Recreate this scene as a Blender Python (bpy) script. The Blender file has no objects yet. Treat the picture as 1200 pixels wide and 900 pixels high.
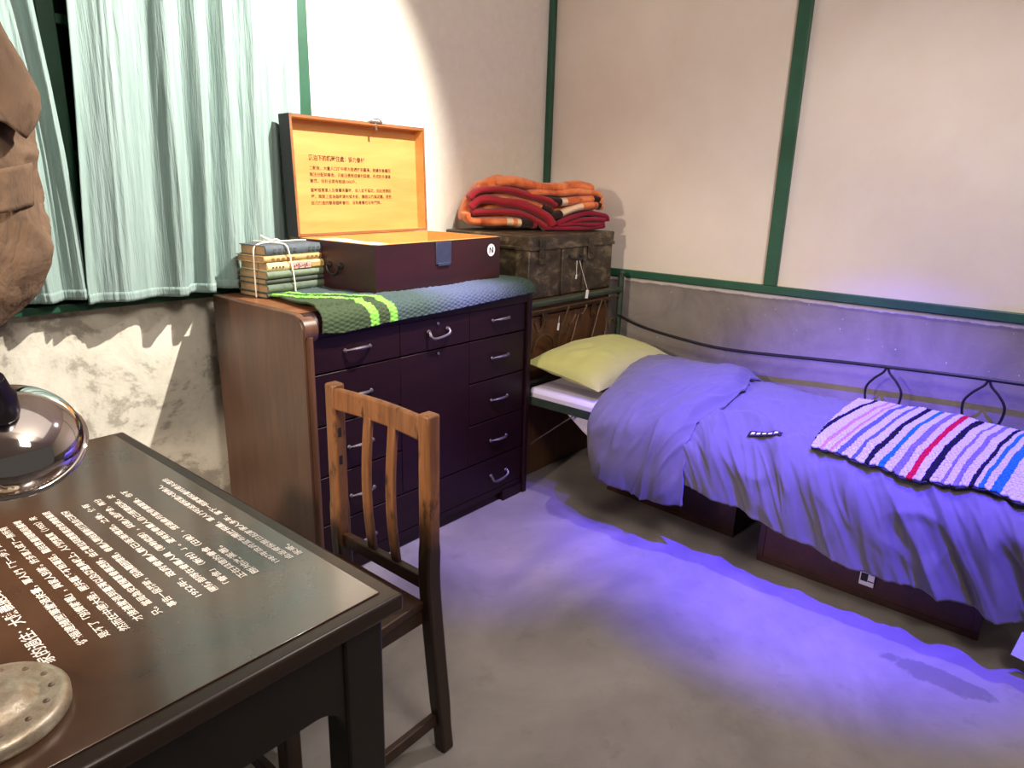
import bpy, math, random
import numpy as np
from mathutils import Vector, Matrix, noise
C = bpy.context.scene.collection
PI = math.pi
random.seed(7)
sc = bpy.context.scene

# ------------------------------------------------------------------ camera
def lookat(loc, tgt):
    return (Vector(tgt) - Vector(loc)).to_track_quat('-Z', 'Y').to_euler()

cam = bpy.data.cameras.new('camera')
cam.lens = 811.0 / 1200.0 * 36.0
cam.sensor_width = 36.0
cam.sensor_fit = 'HORIZONTAL'
cam.clip_start = 0.05
camo = bpy.data.objects.new('camera', cam); C.objects.link(camo)
camo.matrix_world = Matrix(((0.6457, 0.1958, -0.7381, 0.0), (-0.7632, 0.1983, -0.6150, 0.0),
                            (0.0259, 0.9604, 0.2775, 1.4), (0, 0, 0, 1)))
CAMR = ((0.646, 0.196, -0.737), (-0.763, 0.198, -0.616), (0.025, 0.960, 0.278))
sc.camera = camo

# ------------------------------------------------------------------ light
vs = sc.view_settings
vs.view_transform = 'Standard'; vs.look = 'None'; vs.gamma = 1.0; vs.use_curve_mapping = False
vs.exposure = 0.0
world = bpy.data.worlds.new('room_ambient'); sc.world = world
world.use_nodes = True
world.node_tree.nodes['Background'].inputs[0].default_value = (1.0, 0.93, 0.86, 1)
world.node_tree.nodes['Background'].inputs[1].default_value = 0.10

def spot(name, loc, tgt, energy, col, angle, blend, r=0.03):
    l = bpy.data.lights.new(name, 'SPOT'); l.energy = energy; l.color = col
    l.spot_size = math.radians(angle); l.spot_blend = blend; l.shadow_soft_size = r
    o = bpy.data.objects.new(name, l); C.objects.link(o); o.location = loc
    o.rotation_euler = lookat(loc, tgt); return o

def area(name, loc, tgt, energy, col, sx, sy):
    l = bpy.data.lights.new(name, 'AREA'); l.shape = 'RECTANGLE'; l.size = sx; l.size_y = sy
    l.energy = energy; l.color = col
    o = bpy.data.objects.new(name, l); C.objects.link(o); o.location = loc
    o.rotation_euler = lookat(loc, tgt); return o

spot('key_spot', (2.0, 1.05, 2.85), (1.42, 2.5, 1.42), 560, (1.0, 0.95, 0.86), 68, 0.6, 0.02)
spot('desk_spot', (-0.95, 1.30, 1.85), (0.85, 1.62, 0.85), 230, (1.0, 0.83, 0.66), 56, 0.55, 0.09)
spot('bed_white_spot', (2.38, 0.5, 2.85), (1.95, 0.7, 0.0), 100, (1.0, 0.94, 0.90), 130, 0.9, 0.010)
spot('bed_blue_spot', (1.55, 0.15, 2.8), (2.74, 0.68, 0.15), 1850, (0.065, 0.022, 1.0), 45, 0.9, 0.010)
spot('dresser_blue_spot', (1.95, 0.75, 2.8), (1.95, 1.72, 0.0), 420, (0.16, 0.08, 1.0), 28, 1.0, 0.010)
area('ceiling_fill', (1.2, 0.6, 2.85), (1.6, 1.2, 0.0), 5, (1.0, 0.90, 0.80), 1.6, 1.6)  # unseen overhead area light, added as soft general fill
area('wall_fill', (0.5, -0.6, 2.7), (2.8, 2.4, 2.35), 38, (1.0, 0.92, 0.82), 0.5, 0.5)  # unseen area light added to brighten the upper walls

# ------------------------------------------------------------------ helpers
ORG = {}
def lin(c):
    return tuple((v / 12.92 if v <= 0.04045 else ((v + 0.055) / 1.055) ** 2.4) for v in (x / 255.0 for x in c))

class MB:
    def __init__(s): s.v = []; s.f = []; s.m = []
    def add(s, vs_, fs, M=None, mi=0):
        o = len(s.v)
        s.v += [tuple(M @ Vector(p)) if M is not None else tuple(p) for p in vs_]
        s.f += [tuple(i + o for i in q) for q in fs]; s.m += [mi] * len(fs); return s
    def box(s, lo, hi, M=None, mi=0):
        (a, b, c), (d, e, f) = lo, hi
        return s.add([(a,b,c),(d,b,c),(d,e,c),(a,e,c),(a,b,f),(d,b,f),(d,e,f),(a,e,f)],
                     [(0,3,2,1),(4,5,6,7),(0,1,5,4),(1,2,6,5),(2,3,7,6),(3,0,4,7)], M, mi)
    def bar(s, p, q, w, h, up=(0, 0, 1), mi=0):
        """rectangular bar from p to q, w across, h along up"""
        p, q = Vector(p), Vector(q); d = (q - p); L = d.length; d.normalize()
        u = Vector(up); a = d.cross(u)
        if a.length < 1e-4: a = d.cross(Vector((1, 0, 0)))
        a.normalize(); u = a.cross(d).normalized()
        M = Matrix((( d.x, a.x, u.x, p.x), (d.y, a.y, u.y, p.y), (d.z, a.z, u.z, p.z), (0,0,0,1)))
        return s.box((0, -w/2, -h/2), (L, w/2, h/2), M, mi)
    def prism(s, poly, axis, a, b, M=None, mi=0):
        """poly of 2d points extruded along axis 'x','y','z' from a to b"""
        def P(p, t):
            return {'x': (t, p[0], p[1]), 'y': (p[0], t, p[1]), 'z': (p[0], p[1], t)}[axis]
        n = len(poly)
        vs_ = [P(p, a) for p in poly] + [P(p, b) for p in poly]
        fs = [tuple(range(n)), tuple(range(2*n-1, n-1, -1))] + [(i, (i+1) % n + 0, (i+1) % n + n, i + n)[::-1] for i in range(n)]
        return s.add(vs_, fs, M, mi)
    def tube(s, path, r, seg=10, closed=False, caps=True, mi=0):
        path = [Vector(p) for p in path]; n = len(path)
        rr = r if isinstance(r, (list, tuple)) else [r] * n
        vs_ = []; prev = None
        for i, p in enumerate(path):
            if closed: t = path[(i+1) % n] - path[i-1]
            else: t = path[min(i+1, n-1)] - path[max(i-1, 0)]
            t.normalize()
            if prev is None:
                a = t.orthogonal().normalized()
            else:
                a = (prev - t * prev.dot(t)).normalized()
            prev = a; b = t.cross(a)
            for k in range(seg):
                an = 2*PI*k/seg
                vs_.append(p + (a*math.cos(an) + b*math.sin(an)) * rr[i])
        fs = []
        for i in range(n if closed else n-1):
            j = (i+1) % n
            for k in range(seg):
                l = (k+1) % seg
                fs.append((i*seg+k, i*seg+l, j*seg+l, j*seg+k))
        if caps and not closed:
            fs.append(tuple(range(seg))[::-1]); fs.append(tuple((n-1)*seg+k for k in range(seg)))
        return s.add(vs_, fs, None, mi)
    def lathe(s, prof, M=None, seg=48, mi=0):
        n = len(prof); vs_ = []; fs = []
        for (r, z) in prof:
            for k in range(seg):
                a = 2*PI*k/seg; vs_.append((r*math.cos(a), r*math.sin(a), z))
        for i in range(n-1):
            for k in range(seg):
                l = (k+1) % seg
                fs.append((i*seg+k, i*seg+l, (i+1)*seg+l, (i+1)*seg+k))
        return s.add(vs_, fs, M, mi)
    def grid(s, fn, nu, nv, M=None, mi=0, closed_u=False, flip=False):
        vs_ = [fn(i/(nu if closed_u else nu-1), j/(nv-1)) for i in range(nu) for j in range(nv)]
        fs = []
        for i in range(nu if closed_u else nu-1):
            i2 = (i+1) % nu
            for j in range(nv-1):
                q = (i*nv+j, i2*nv+j, i2*nv+j+1, i*nv+j+1)
                fs.append(q[::-1] if flip else q)
        return s.add(vs_, fs, M, mi)

def obj(name, mb, mats, parent=None, bevel=0.0, smooth=35, solid=0.0, sub=0, origin=None):
    o3 = Vector(ORG[parent.name]) if parent is not None else Vector(origin if origin else (0, 0, 0))
    me = bpy.data.meshes.new(name)
    me.from_pydata([tuple(Vector(p) - o3) for p in mb.v], [], mb.f)
    if not isinstance(mats, (list, tuple)): mats = [mats]
    for m in mats: me.materials.append(m)
    for p, mi in zip(me.polygons, mb.m): p.material_index = mi
    me.update()
    import bmesh
    bm = bmesh.new(); bm.from_mesh(me); bmesh.ops.recalc_face_normals(bm, faces=bm.faces[:]); bm.to_mesh(me); bm.free()
    for p in me.polygons: p.use_smooth = True
    me.set_sharp_from_angle(angle=math.radians(smooth))
    o = bpy.data.objects.new(name, me); C.objects.link(o)
    if parent is not None: o.parent = parent
    else: o.location = o3
    ORG[o.name] = tuple(o3)
    if solid:
        md = o.modifiers.new('thickness', 'SOLIDIFY'); md.thickness = solid; md.offset = -1
    if bevel:
        md = o.modifiers.new('edge', 'BEVEL'); md.width = bevel; md.segments = 2; md.limit_method = 'ANGLE'
        md.angle_limit = math.radians(40); md.harden_normals = False
    if sub:
        md = o.modifiers.new('sub', 'SUBSURF'); md.levels = sub; md.render_levels = sub
    return o

def tag(o, label, cat, group=None, kind=None):
    o['label'] = label; o['category'] = cat
    if group: o['group'] = group
    if kind: o['kind'] = kind
    return o

def thing(name, loc, label, cat, group=None):
    o = bpy.data.objects.new(name, None); C.objects.link(o); o.location = loc
    o.empty_display_size = 0.05
    ORG[o.name] = tuple(loc)
    return tag(o, label, cat, group)

def struct(name, mb, m, label, cat, **k):
    o = obj(name, mb, m, **k); o['kind'] = 'structure'; o['label'] = label; o['category'] = cat; return o

def lerp(a, b, t): return a + (b - a) * t
def sstep(a, b, x):
    t = min(1, max(0, (x - a) / (b - a))); return t*t*(3-2*t)
def interp(x, pts):
    if x <= pts[0][0]: return pts[0][1]
    for (a, b), (c, d) in zip(pts, pts[1:]):
        if x <= c: return lerp(b, d, (x-a)/(c-a)) if c > a else d
    return pts[-1][1]
def nz(x, y, z=0.0): return noise.noise(Vector((x, y, z)))
def catmull(pts, n=8, closed=False):
    P = [Vector(p) for p in pts]; out = []; N = len(P)
    rng = range(N if closed else N-1)
    for i in rng:
        if closed: a, b, c, d = P[i-1], P[i], P[(i+1) % N], P[(i+2) % N]
        else: a, b, c, d = P[max(i-1,0)], P[i], P[i+1], P[min(i+2, N-1)]
        for k in range(n):
            t = k/n
            out.append(0.5*((2*b)+(c-a)*t+(2*a-5*b+4*c-d)*t*t+(3*b-a-3*c+d)*t*t*t))
    if not closed: out.append(P[-1])
    return out

# ------------------------------------------------------------------ materials
class NT:
    def __init__(s, name, rough=0.6, metal=0.0, spec=0.5):
        s.m = bpy.data.materials.new(name); s.m.use_nodes = True
        s.t = s.m.node_tree; s.b = s.t.nodes['Principled BSDF']
        s.b.inputs['Roughness'].default_value = rough; s.b.inputs['Metallic'].default_value = metal
        s.b.inputs['Specular IOR Level'].default_value = spec
        s.pos = s.t.nodes.new('ShaderNodeNewGeometry').outputs['Position']
    def n(s, ty, **kw):
        nd = s.t.nodes.new(ty)
        for k, v in kw.items(): setattr(nd, k, v)
        return nd
    def link(s, a, b): s.t.links.new(a, b)
    def map(s, scale=(1, 1, 1), rot=(0, 0, 0), src=None, loc=(0, 0, 0)):
        mp = s.n('ShaderNodeMapping'); mp.inputs['Scale'].default_value = scale; mp.inputs['Rotation'].default_value = rot
        mp.inputs['Location'].default_value = loc
        s.link(src or s.pos, mp.inputs['Vector']); return mp.outputs[0]
    def noise(s, scale, detail=4, rough=0.55, vec=None, dist=0.0):
        nd = s.n('ShaderNodeTexNoise'); nd.inputs['Scale'].default_value = scale; nd.inputs['Detail'].default_value = detail
        nd.inputs['Roughness'].default_value = rough; nd.inputs['Distortion'].default_value = dist
        s.link(vec or s.pos, nd.inputs['Vector']); return nd.outputs['Fac']
    def ramp(s, fac, stops, interp='LINEAR'):
        r = s.n('ShaderNodeValToRGB'); e = r.color_ramp; e.interpolation = interp
        while len(e.elements) < len(stops): e.elements.new(0.5)
        for el, (p, c) in zip(e.elements, stops):
            el.position = p; el.color = tuple(c) + (1,) if len(c) == 3 else c
        s.link(fac, r.inputs[0]); return r.outputs[0]
    def mix(s, fac, a, b):
        mx = s.n('ShaderNodeMix', data_type='RGBA')
        if isinstance(fac, float): mx.inputs[0].default_value = fac
        else: s.link(fac, mx.inputs[0])
        for i, v in ((6, a), (7, b)):
            if isinstance(v, tuple): mx.inputs[i].default_value = v + (1,)
            else: s.link(v, mx.inputs[i])
        return mx.outputs[2]
    def math(s, op, a, b=0.0, c=0.0):
        m = s.n('ShaderNodeMath', operation=op)
        for i, v in enumerate((a, b, c)):
            if isinstance(v, (int, float)): m.inputs[i].default_value = v
            else: s.link(v, m.inputs[i])
        return m.outputs[0]
    def sep(s, src=None):
        x = s.n('ShaderNodeSeparateXYZ'); s.link(src or s.pos, x.inputs[0]); return x.outputs
    def col(s, c):
        if isinstance(c, tuple): s.b.inputs['Base Color'].default_value = c + (1,)
        else: s.link(c, s.b.inputs['Base Color'])
        return s
    def bump(s, h, strength=0.3, dist=0.01):
        b = s.n('ShaderNodeBump'); b.inputs['Strength'].default_value = strength; b.inputs['Distance'].default_value = dist
        s.link(h, b.inputs['Height']); s.link(b.outputs[0], s.b.inputs['Normal']); return s
    def rough(s, v): s.link(v, s.b.inputs['Roughness']); return s

def G(v): return (v, v, v)
def plain(name, c, rough=0.6, metal=0.0, var=0.15, scale=20, bump=0.1, bscale=80, spec=0.5):
    t = NT(name, rough, metal, spec); c = lin(c)
    d = tuple(max(0, x*(1-var)) for x in c); l = tuple(min(1, x*(1+var)) for x in c)
    t.col(t.ramp(t.noise(scale), [(0.3, d), (0.7, l)]))
    if bump: t.bump(t.noise(bscale, 3), bump, 0.004)
    return t.m
def wood(name, c1, c2, axis='z', rough=0.4, scale=6, bump=0.12, wear=None, wear_amt=(0.62, 0.7), spec=0.5):
    t = NT(name, rough, 0, spec)
    sc_ = {'x': (0.12, 1, 1), 'y': (1, 0.12, 1), 'z': (1, 1, 0.12)}[axis]
    v = t.map(tuple(k*scale for k in sc_))
    f = t.noise(4.0, 6, 0.65, v, 0.6)
    c = t.ramp(f, [(0.3, lin(c1)), (0.7, lin(c2))])
    if wear:
        w = t.ramp(t.noise(26, 7, 0.7, t.map({'x': (.3, 1, 1), 'y': (1, .3, 1), 'z': (1, 1, .3)}[axis])), [(wear_amt[0], G(0)), (wear_amt[1], G(1))])
        c = t.mix(w, c, lin(wear))
    t.col(c); t.bump(f, bump, 0.004)
    return t.m
def cloth(name, c, rough=0.9, var=0.1, weave=900, bump=0.25, stretch=None):
    t = NT(name, rough, 0, 0.2); c = lin(c)
    v = t.map(stretch) if stretch else None
    f = t.noise(14, 5, 0.6, v)
    t.col(t.ramp(f, [(0.3, tuple(x*(1-var) for x in c)), (0.7, tuple(min(1, x*(1+var)) for x in c))]))
    t.bump(t.noise(weave, 2, 0.5, v), bump, 0.002)
    t.b.inputs['Sheen Weight'].default_value = 0.15
    return t.m

# room surfaces
t = NT('concrete_floor', 0.55, 0, 0.35)
f1 = t.noise(1.6, 8, 0.62, None, 0.4); f2 = t.noise(9, 6, 0.65)
c = t.ramp(f1, [(0.3, lin((112, 106, 103))), (0.55, lin((142, 135, 131))), (0.75, lin((162, 154, 150)))])
c = t.mix(t.ramp(f2, [(0.58, G(0)), (0.75, G(0.35))]), c, lin((92, 86, 78)))
# damp stain beside the bed
X = t.sep(); dx = t.math('DIVIDE', t.math('SUBTRACT', X[0], 2.20), 0.05); dy = t.math('DIVIDE', t.math('SUBTRACT', X[1], 0.13), 0.17)
rr = t.math('ADD', t.math('MULTIPLY', dx, dx), t.math('MULTIPLY', dy, dy))
rr = t.math('ADD', rr, t.math('MULTIPLY', t.math('SUBTRACT', t.noise(14, 5, 0.6), 0.5), 3.0))
c = t.mix(t.ramp(rr, [(0.7, G(0.55)), (1.0, G(0))]), c, lin((88, 84, 84)))
t.col(c); t.rough(t.ramp(f1, [(0.3, G(0.38)), (0.7, G(0.62))])); t.bump(t.noise(60, 5, 0.7), 0.12, 0.004)
M_FLOOR = t.m

t = NT('plaster_wall', 0.8, 0, 0.2)
X = t.sep(); patch = t.noise(2.6, 9, 0.68, None, 0.3); fine = t.noise(18, 6, 0.7)
low = t.ramp(patch, [(0.46, lin((232, 225, 209))), (0.54, lin((218, 211, 194))), (0.575, lin((176, 168, 154))), (0.75, lin((150, 140, 128)))])
low = t.mix(t.ramp(fine, [(0.6, G(0)), (0.72, G(0.4))]), low, lin((170, 162, 148)))
up = t.ramp(fine, [(0.3, lin((226, 218, 203))), (0.7, lin((234, 227, 213)))])
t.col(t.mix(t.math('GREATER_THAN', X[2], 0.965), low, up)); t.bump(t.noise(26, 8, 0.7), 0.35, 0.008)
M_PLASTER = t.m

t = NT('white_panel', 0.75, 0, 0.25)
t.col(t.ramp(t.noise(3, 6, 0.6), [(0.3, lin((222, 208, 194))), (0.7, lin((230, 218, 205)))])); t.bump(t.noise(120, 3), 0.05, 0.003)
M_PANEL = t.m

t = NT('concrete_wall', 0.75, 0, 0.25)
X = t.sep(); f = t.noise(3.2, 8, 0.65, None, 0.5)
c = t.ramp(f, [(0.3, lin((112, 104, 100))), (0.7, lin((150, 140, 133)))])
edge = t.math('ADD', X[2], t.math('MULTIPLY', t.math('SUBTRACT', t.noise(9, 6, 0.7), 0.5), 0.03))
c = t.mix(t.ramp(edge, [(0.907, G(0)), (0.911, G(1))]), c, lin((214, 206, 196)))   # ragged white paint under the rail
c = t.mix(t.ramp(t.noise(60, 3, 0.6), [(0.72, G(0)), (0.75, G(0.8))]), c, lin((225, 220, 214)))
t.col(c); t.bump(t.noise(40, 6, 0.7), 0.2, 0.006)
M_CONC = t.m

M_GREEN = plain('green_paint', (36, 82, 60), 0.45, 0, 0.18, 9, 0.12, 60)
M_DKGREEN = plain('dark_green_paint', (22, 72, 48), 0.5, 0, 0.2, 9, 0.1)
M_BEDGREEN = plain('bed_green_enamel', (46, 58, 46), 0.4, 0, 0.25, 18, 0.15, 70)
M_IRON = plain('dark_iron', (34, 30, 34), 0.45, 0.3, 0.2, 30, 0.1)
M_BRASSY = plain('tarnished_scroll_iron', (84, 60, 38), 0.45, 0.3, 0.3, 30, 0.1)
t = NT('night_window_glass', 0.08, 0, 0.5); t.col(lin((16, 24, 22))); M_PANE = t.m

t = NT('crinkled_mint_cotton', 0.9, 0, 0.15)
v = t.map((22, 22, 1.3)); v2 = t.map((90, 90, 5))
f = t.noise(2.2, 5, 0.6, v, 0.3); g = t.noise(2.5, 4, 0.6, v2)
t.col(t.ramp(f, [(0.25, lin((132, 152, 147))), (0.75, lin((158, 178, 172)))]))
t.bump(t.math('ADD', f, t.math('MULTIPLY', g, 0.35)), 0.75, 0.012); M_CURTAIN = t.m

t = NT('khaki_coat_cloth', 0.85, 0, 0.2)
f = t.noise(3.2, 5, 0.55, t.map((2.2, 2.2, 1.1), (0.5, 0.3, 0)), 0.8); g = t.noise(7, 4, 0.5, t.map((1, 1, .5), (.6, 0, .4)), 1.2)
t.col(t.ramp(t.noise(14, 4), [(0.3, lin((98, 78, 62))), (0.7, lin((110, 88, 70)))]))
t.bump(t.math('ADD', f, t.math('MULTIPLY', t.math('ABSOLUTE', t.math('SUBTRACT', g, 0.5)), 1.6)), 0.8, 0.02); M_COAT = t.m
M_DESKWOOD = wood('dark_varnished_desk_wood', (32, 21, 15), (52, 33, 22), 'x', 0.35, 6, 0.12)
M_DESKLEG = wood('dark_desk_frame_wood', (18, 13, 10), (30, 21, 15), 'x', 0.42, 6, 0.12)
t = NT('aged_desk_sheet', 0.3, 0, 0.55)
f = t.noise(5, 7, 0.65, None, 0.5); g = t.noise(45, 5, 0.7)
c = t.ramp(f, [(0.3, lin((62, 40, 27))), (0.7, lin((88, 60, 41)))])
t.col(t.mix(t.ramp(g, [(0.62, G(0)), (0.75, G(0.4))]), c, lin((98, 76, 54))))
t.rough(t.ramp(f, [(0.3, G(0.24)), (0.7, G(0.36))]))
t.bump(t.math('ADD', t.noise(22, 5, 0.6), t.math('MULTIPLY', t.noise(110, 4, 0.6), 0.4)), 0.10, 0.004); t.b.inputs['Coat Weight'].default_value = 0.65; t.b.inputs['Coat IOR'].default_value = 1.9; t.b.inputs['Coat Roughness'].default_value = 0.14; M_DESKTOP = t.m
M_LETTER = plain('white_lettering', (250, 244, 238), 0.7, 0, 0.02, 5, 0)
M_LIDINK = plain('brown_ink', (58, 32, 12), 0.8, 0, 0.05, 5, 0)
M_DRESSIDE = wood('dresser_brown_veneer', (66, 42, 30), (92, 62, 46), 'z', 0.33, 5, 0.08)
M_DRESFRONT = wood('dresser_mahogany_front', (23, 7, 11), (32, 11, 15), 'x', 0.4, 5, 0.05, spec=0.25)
M_DRESTOP = wood('dresser_worn_top', (96, 56, 34), (138, 90, 60), 'x', 0.35, 6, 0.1)
M_HANDLE = plain('dull_pewter_handle', (112, 104, 116), 0.42, 0.8, 0.15, 40, 0.08)
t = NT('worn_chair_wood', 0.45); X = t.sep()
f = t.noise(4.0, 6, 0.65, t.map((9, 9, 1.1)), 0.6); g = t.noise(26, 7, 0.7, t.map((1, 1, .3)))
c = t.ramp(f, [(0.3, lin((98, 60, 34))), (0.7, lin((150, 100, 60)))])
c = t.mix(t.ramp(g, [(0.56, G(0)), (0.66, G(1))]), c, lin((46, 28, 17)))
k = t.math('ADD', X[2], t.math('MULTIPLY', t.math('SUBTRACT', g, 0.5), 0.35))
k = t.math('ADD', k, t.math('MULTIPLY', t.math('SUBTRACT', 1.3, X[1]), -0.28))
t.col(t.mix(t.ramp(k, [(0.50, G(1)), (0.62, G(0))]), c, lin((46, 30, 22)))); t.bump(f, 0.3, 0.004); M_CHAIR = t.m  # dark finish low down, partly the desk's shade painted in by height
M_CHAIRLOW = wood('dark_chair_wood', (44, 27, 18), (66, 42, 28), 'z', 0.45, 9, 0.25, (104, 78, 56), (0.68, 0.76))
M_CASE = wood('maroon_case_lacquer', (36, 11, 16), (48, 16, 21), 'x', 0.38, 5, 0.05)
M_CASEIN = wood('honey_pine_lining', (186, 128, 66), (206, 150, 84), 'x', 0.5, 3.5, 0.05)
M_CASEDGE = wood('case_edge_wood', (120, 74, 44), (150, 98, 60), 'x', 0.5, 5, 0.05)
M_CASEDARK = plain('case_outside_dark', (30, 18, 20), 0.5, 0, 0.2)
M_STEELBLUE = plain('dull_blue_steel', (62, 66, 92), 0.45, 0.5, 0.15, 30)
M_STEEL = plain('worn_steel', (168, 150, 138), 0.35, 0.9, 0.15, 30)
M_PAPER = plain('cream_paper', (236, 226, 206), 0.85, 0, 0.04, 30, 0.1)
M_TAGWHITE = plain('white_card', (226, 222, 222), 0.8, 0, 0.03, 30, 0.05)
M_BLACK = plain('black_ink', (22, 22, 26), 0.7, 0, 0.1, 30, 0)
M_TWINE = plain('white_cotton_string', (228, 218, 204), 0.85, 0, 0.06, 60, 0.3, 400)
t = NT('battered_tin_trunk', 0.5, 0.25, 0.4)
f = t.noise(9, 8, 0.7, t.map((1, 1, 1.6)), 0.4); g = t.noise(40, 5, 0.7)
c = t.ramp(f, [(0.35, lin((46, 38, 30))), (0.52, lin((74, 63, 49))), (0.62, lin((118, 104, 82))), (0.8, lin((84, 70, 54)))])
t.col(t.mix(t.ramp(g, [(0.6, G(0)), (0.72, G(0.45))]), c, lin((138, 118, 92)))); t.bump(f, 0.25, 0.006); M_TIN = t.m
M_CHEST = wood('brown_chest_wood', (70, 42, 24), (100, 64, 38), 'z', 0.42, 5, 0.12)
M_REDTRUNK = wood('red_brown_trunk_wood', (50, 24, 18), (72, 36, 27), 'x', 0.5, 5, 0.1)
M_TRUNKEDGE = wood('dark_trunk_batten', (46, 24, 18), (64, 34, 24), 'x', 0.5, 5, 0.1)
# bed linen
M_SHEET = NT('striped_white_sheet', 0.85, 0, 0.2)
t = M_SHEET; w = t.n('ShaderNodeTexWave'); w.inputs['Scale'].default_value = 9; t.link(t.map((0.2, 1, 0.9)), w.inputs['Vector'])
t.col(t.ramp(w.outputs['Fac'], [(0.45, lin((214, 206, 222))), (0.6, lin((176, 166, 196)))])); M_SHEET = t.m
M_PILLOW = cloth('yellow_green_pillowcase', (180, 178, 112), 0.85, 0.05, 900, 0.12)
M_DUVET = cloth('grey_cotton_duvet', (104, 100, 100), 0.85, 0.05, 900, 0.1)
t = NT('orange_plush', 0.95, 0, 0.15); f = t.noise(11, 5, 0.6, None, 0.6)
t.col(t.ramp(f, [(0.3, lin((150, 62, 28))), (0.45, lin((206, 104, 54))), (0.6, lin((222, 132, 78))), (0.75, lin((196, 92, 48)))]))
t.bump(t.noise(260, 3, 0.6), 0.4, 0.004); t.b.inputs['Sheen Weight'].default_value = 0.3; M_ORANGE = t.m
M_RED = cloth('red_plush', (146, 32, 42), 0.95, 0.12, 300, 0.35)
M_CRIMSON = cloth('crimson_plush', (132, 20, 44), 0.95, 0.14, 300, 0.35)
t = NT('banded_plush_hem', 0.95, 0, 0.15); X = t.sep(); ff = t.math('FRACT', t.math('MULTIPLY', X[0], 5.2))
t.col(t.ramp(ff, [(0.0, lin((210, 120, 66))), (0.40, lin((230, 205, 170))), (0.58, lin((40, 22, 18))), (0.82, lin((190, 50, 50)))], 'CONSTANT'))
t.bump(t.noise(260, 3), 0.35, 0.004); M_BANDED = t.m

# crocheted runner: yarn stripes along its length, blue light on the middle painted in
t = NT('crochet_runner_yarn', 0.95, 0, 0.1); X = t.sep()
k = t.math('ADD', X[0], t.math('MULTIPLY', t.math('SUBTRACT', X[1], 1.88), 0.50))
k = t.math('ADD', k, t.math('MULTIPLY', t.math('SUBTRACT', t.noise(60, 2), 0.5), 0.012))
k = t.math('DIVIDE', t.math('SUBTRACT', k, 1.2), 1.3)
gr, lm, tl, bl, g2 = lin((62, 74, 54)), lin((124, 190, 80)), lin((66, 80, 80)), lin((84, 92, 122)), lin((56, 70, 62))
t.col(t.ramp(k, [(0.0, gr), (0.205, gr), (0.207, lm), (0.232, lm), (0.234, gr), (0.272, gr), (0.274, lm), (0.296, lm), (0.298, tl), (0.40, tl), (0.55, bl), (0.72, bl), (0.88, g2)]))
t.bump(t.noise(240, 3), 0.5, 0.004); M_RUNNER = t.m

# striped crochet throw: stripes run across the bed, so colour changes along y
t = NT('striped_crochet_yarn', 0.95, 0, 0.1); X = t.sep()
k = t.math('ADD', X[1], t.math('MULTIPLY', X[0], 0.10))
k = t.math('ADD', k, t.math('MULTIPLY', t.math('SUBTRACT', t.noise(70, 2), 0.5), 0.010))
k = t.math('DIVIDE', t.math('SUBTRACT', 0.93, k), 0.80)
W_, K_, P_, B_, T_, R_, S_ = lin((182, 176, 190)), lin((26, 24, 34)), lin((170, 124, 176)), lin((84, 92, 146)), lin((34, 104, 168)), lin((176, 20, 40)), lin((110, 104, 116))
seq = [(W_, 5), (K_, 2), (W_, 5), (P_, 2), (W_, 3), (P_, 1), (W_, 2), (B_, 3), (W_, 4), (B_, 2), (W_, 4), (K_, 2.5), (W_, 4), (T_, 2), (W_, 4), (S_, 3), (W_, 3.5), (R_, 2.5), (W_, 4), (K_, 3), (W_, 4), (S_, 1.5), (W_, 3.5), (S_, 2), (W_, 4), (K_, 1.5), (W_, 2), (T_, 2), (W_, 2.5), (T_, 4), (W_, 2)]
tot = 118.0; stops = []; acc = 0
for col_, n_ in seq: stops.append((acc/tot, col_)); acc += n_
base = None
# a colour ramp holds 32 stops, enough for the sequence
t.col(t.ramp(k, stops[:31], 'CONSTANT')); t.bump(t.noise(240, 3), 0.5, 0.004); M_THROW = t.m

t = NT('mirror_chrome', 0.06, 1.0); t.col(lin((214, 208, 204))); M_CHROME = t.m
t = NT('hammered_aluminium', 0.38, 0.55); f = t.noise(40, 6, 0.7)
t.col(t.ramp(f, [(0.35, lin((176, 158, 130))), (0.7, lin((222, 212, 194)))])); t.bump(t.noise(160, 4, 0.6), 0.25, 0.003); M_ALU = t.m
M_LAMPDARK = plain('lamp_socket_dark', (44, 36, 50), 0.35, 0.4, 0.1)
t = NT('frosted_bulb', 0.25, 0, 0.5); t.col(lin((236, 226, 214))); M_BULB = t.m

# ------------------------------------------------------------------ setting
YW, XW, ZC = 2.56, 3.333, 2.95
XL, YB = -2.2, -2.4
struct('floor', MB().box((XL, YB, -0.08), (XW+0.1, YW+0.1, 0.0)), M_FLOOR, 'worn grey concrete floor', 'floor')
struct('ceiling', MB().box((XL, YB, ZC), (XW+0.1, YW+0.1, ZC+0.08)), M_PANEL, 'white ceiling of the room', 'ceiling')
# window wall with a real opening
WX0, WX1, WZ0, WZ1 = -0.35, 1.75, 0.965, 2.45
w = MB().box((XL, YW, 0), (XW+0.1, YW+0.12, WZ0)).box((XL, YW, WZ1), (XW+0.1, YW+0.12, ZC))
w.box((XL, YW, WZ0), (WX0, YW+0.12, WZ1)).box((WX1, YW, WZ0), (XW+0.1, YW+0.12, WZ1))
struct('wall_back', w, M_PLASTER, 'cream plaster wall with peeling paint below the window', 'wall')
struct('wall_right', MB().box((XW, YB, 0.925), (XW+0.1, YW, ZC)), M_PANEL, 'white panelled wall above the bed', 'wall')
struct('wall_lower_right', MB().box((XW-0.012, YB, 0), (XW+0.1, YW, 0.925)), M_CONC, 'bare grey concrete dado behind the bed', 'wall')
struct('wall_left', MB().box((XL-0.1, YB, 0), (XL, YW, ZC)), M_PLASTER, 'plaster wall on the left side', 'wall')
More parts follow.
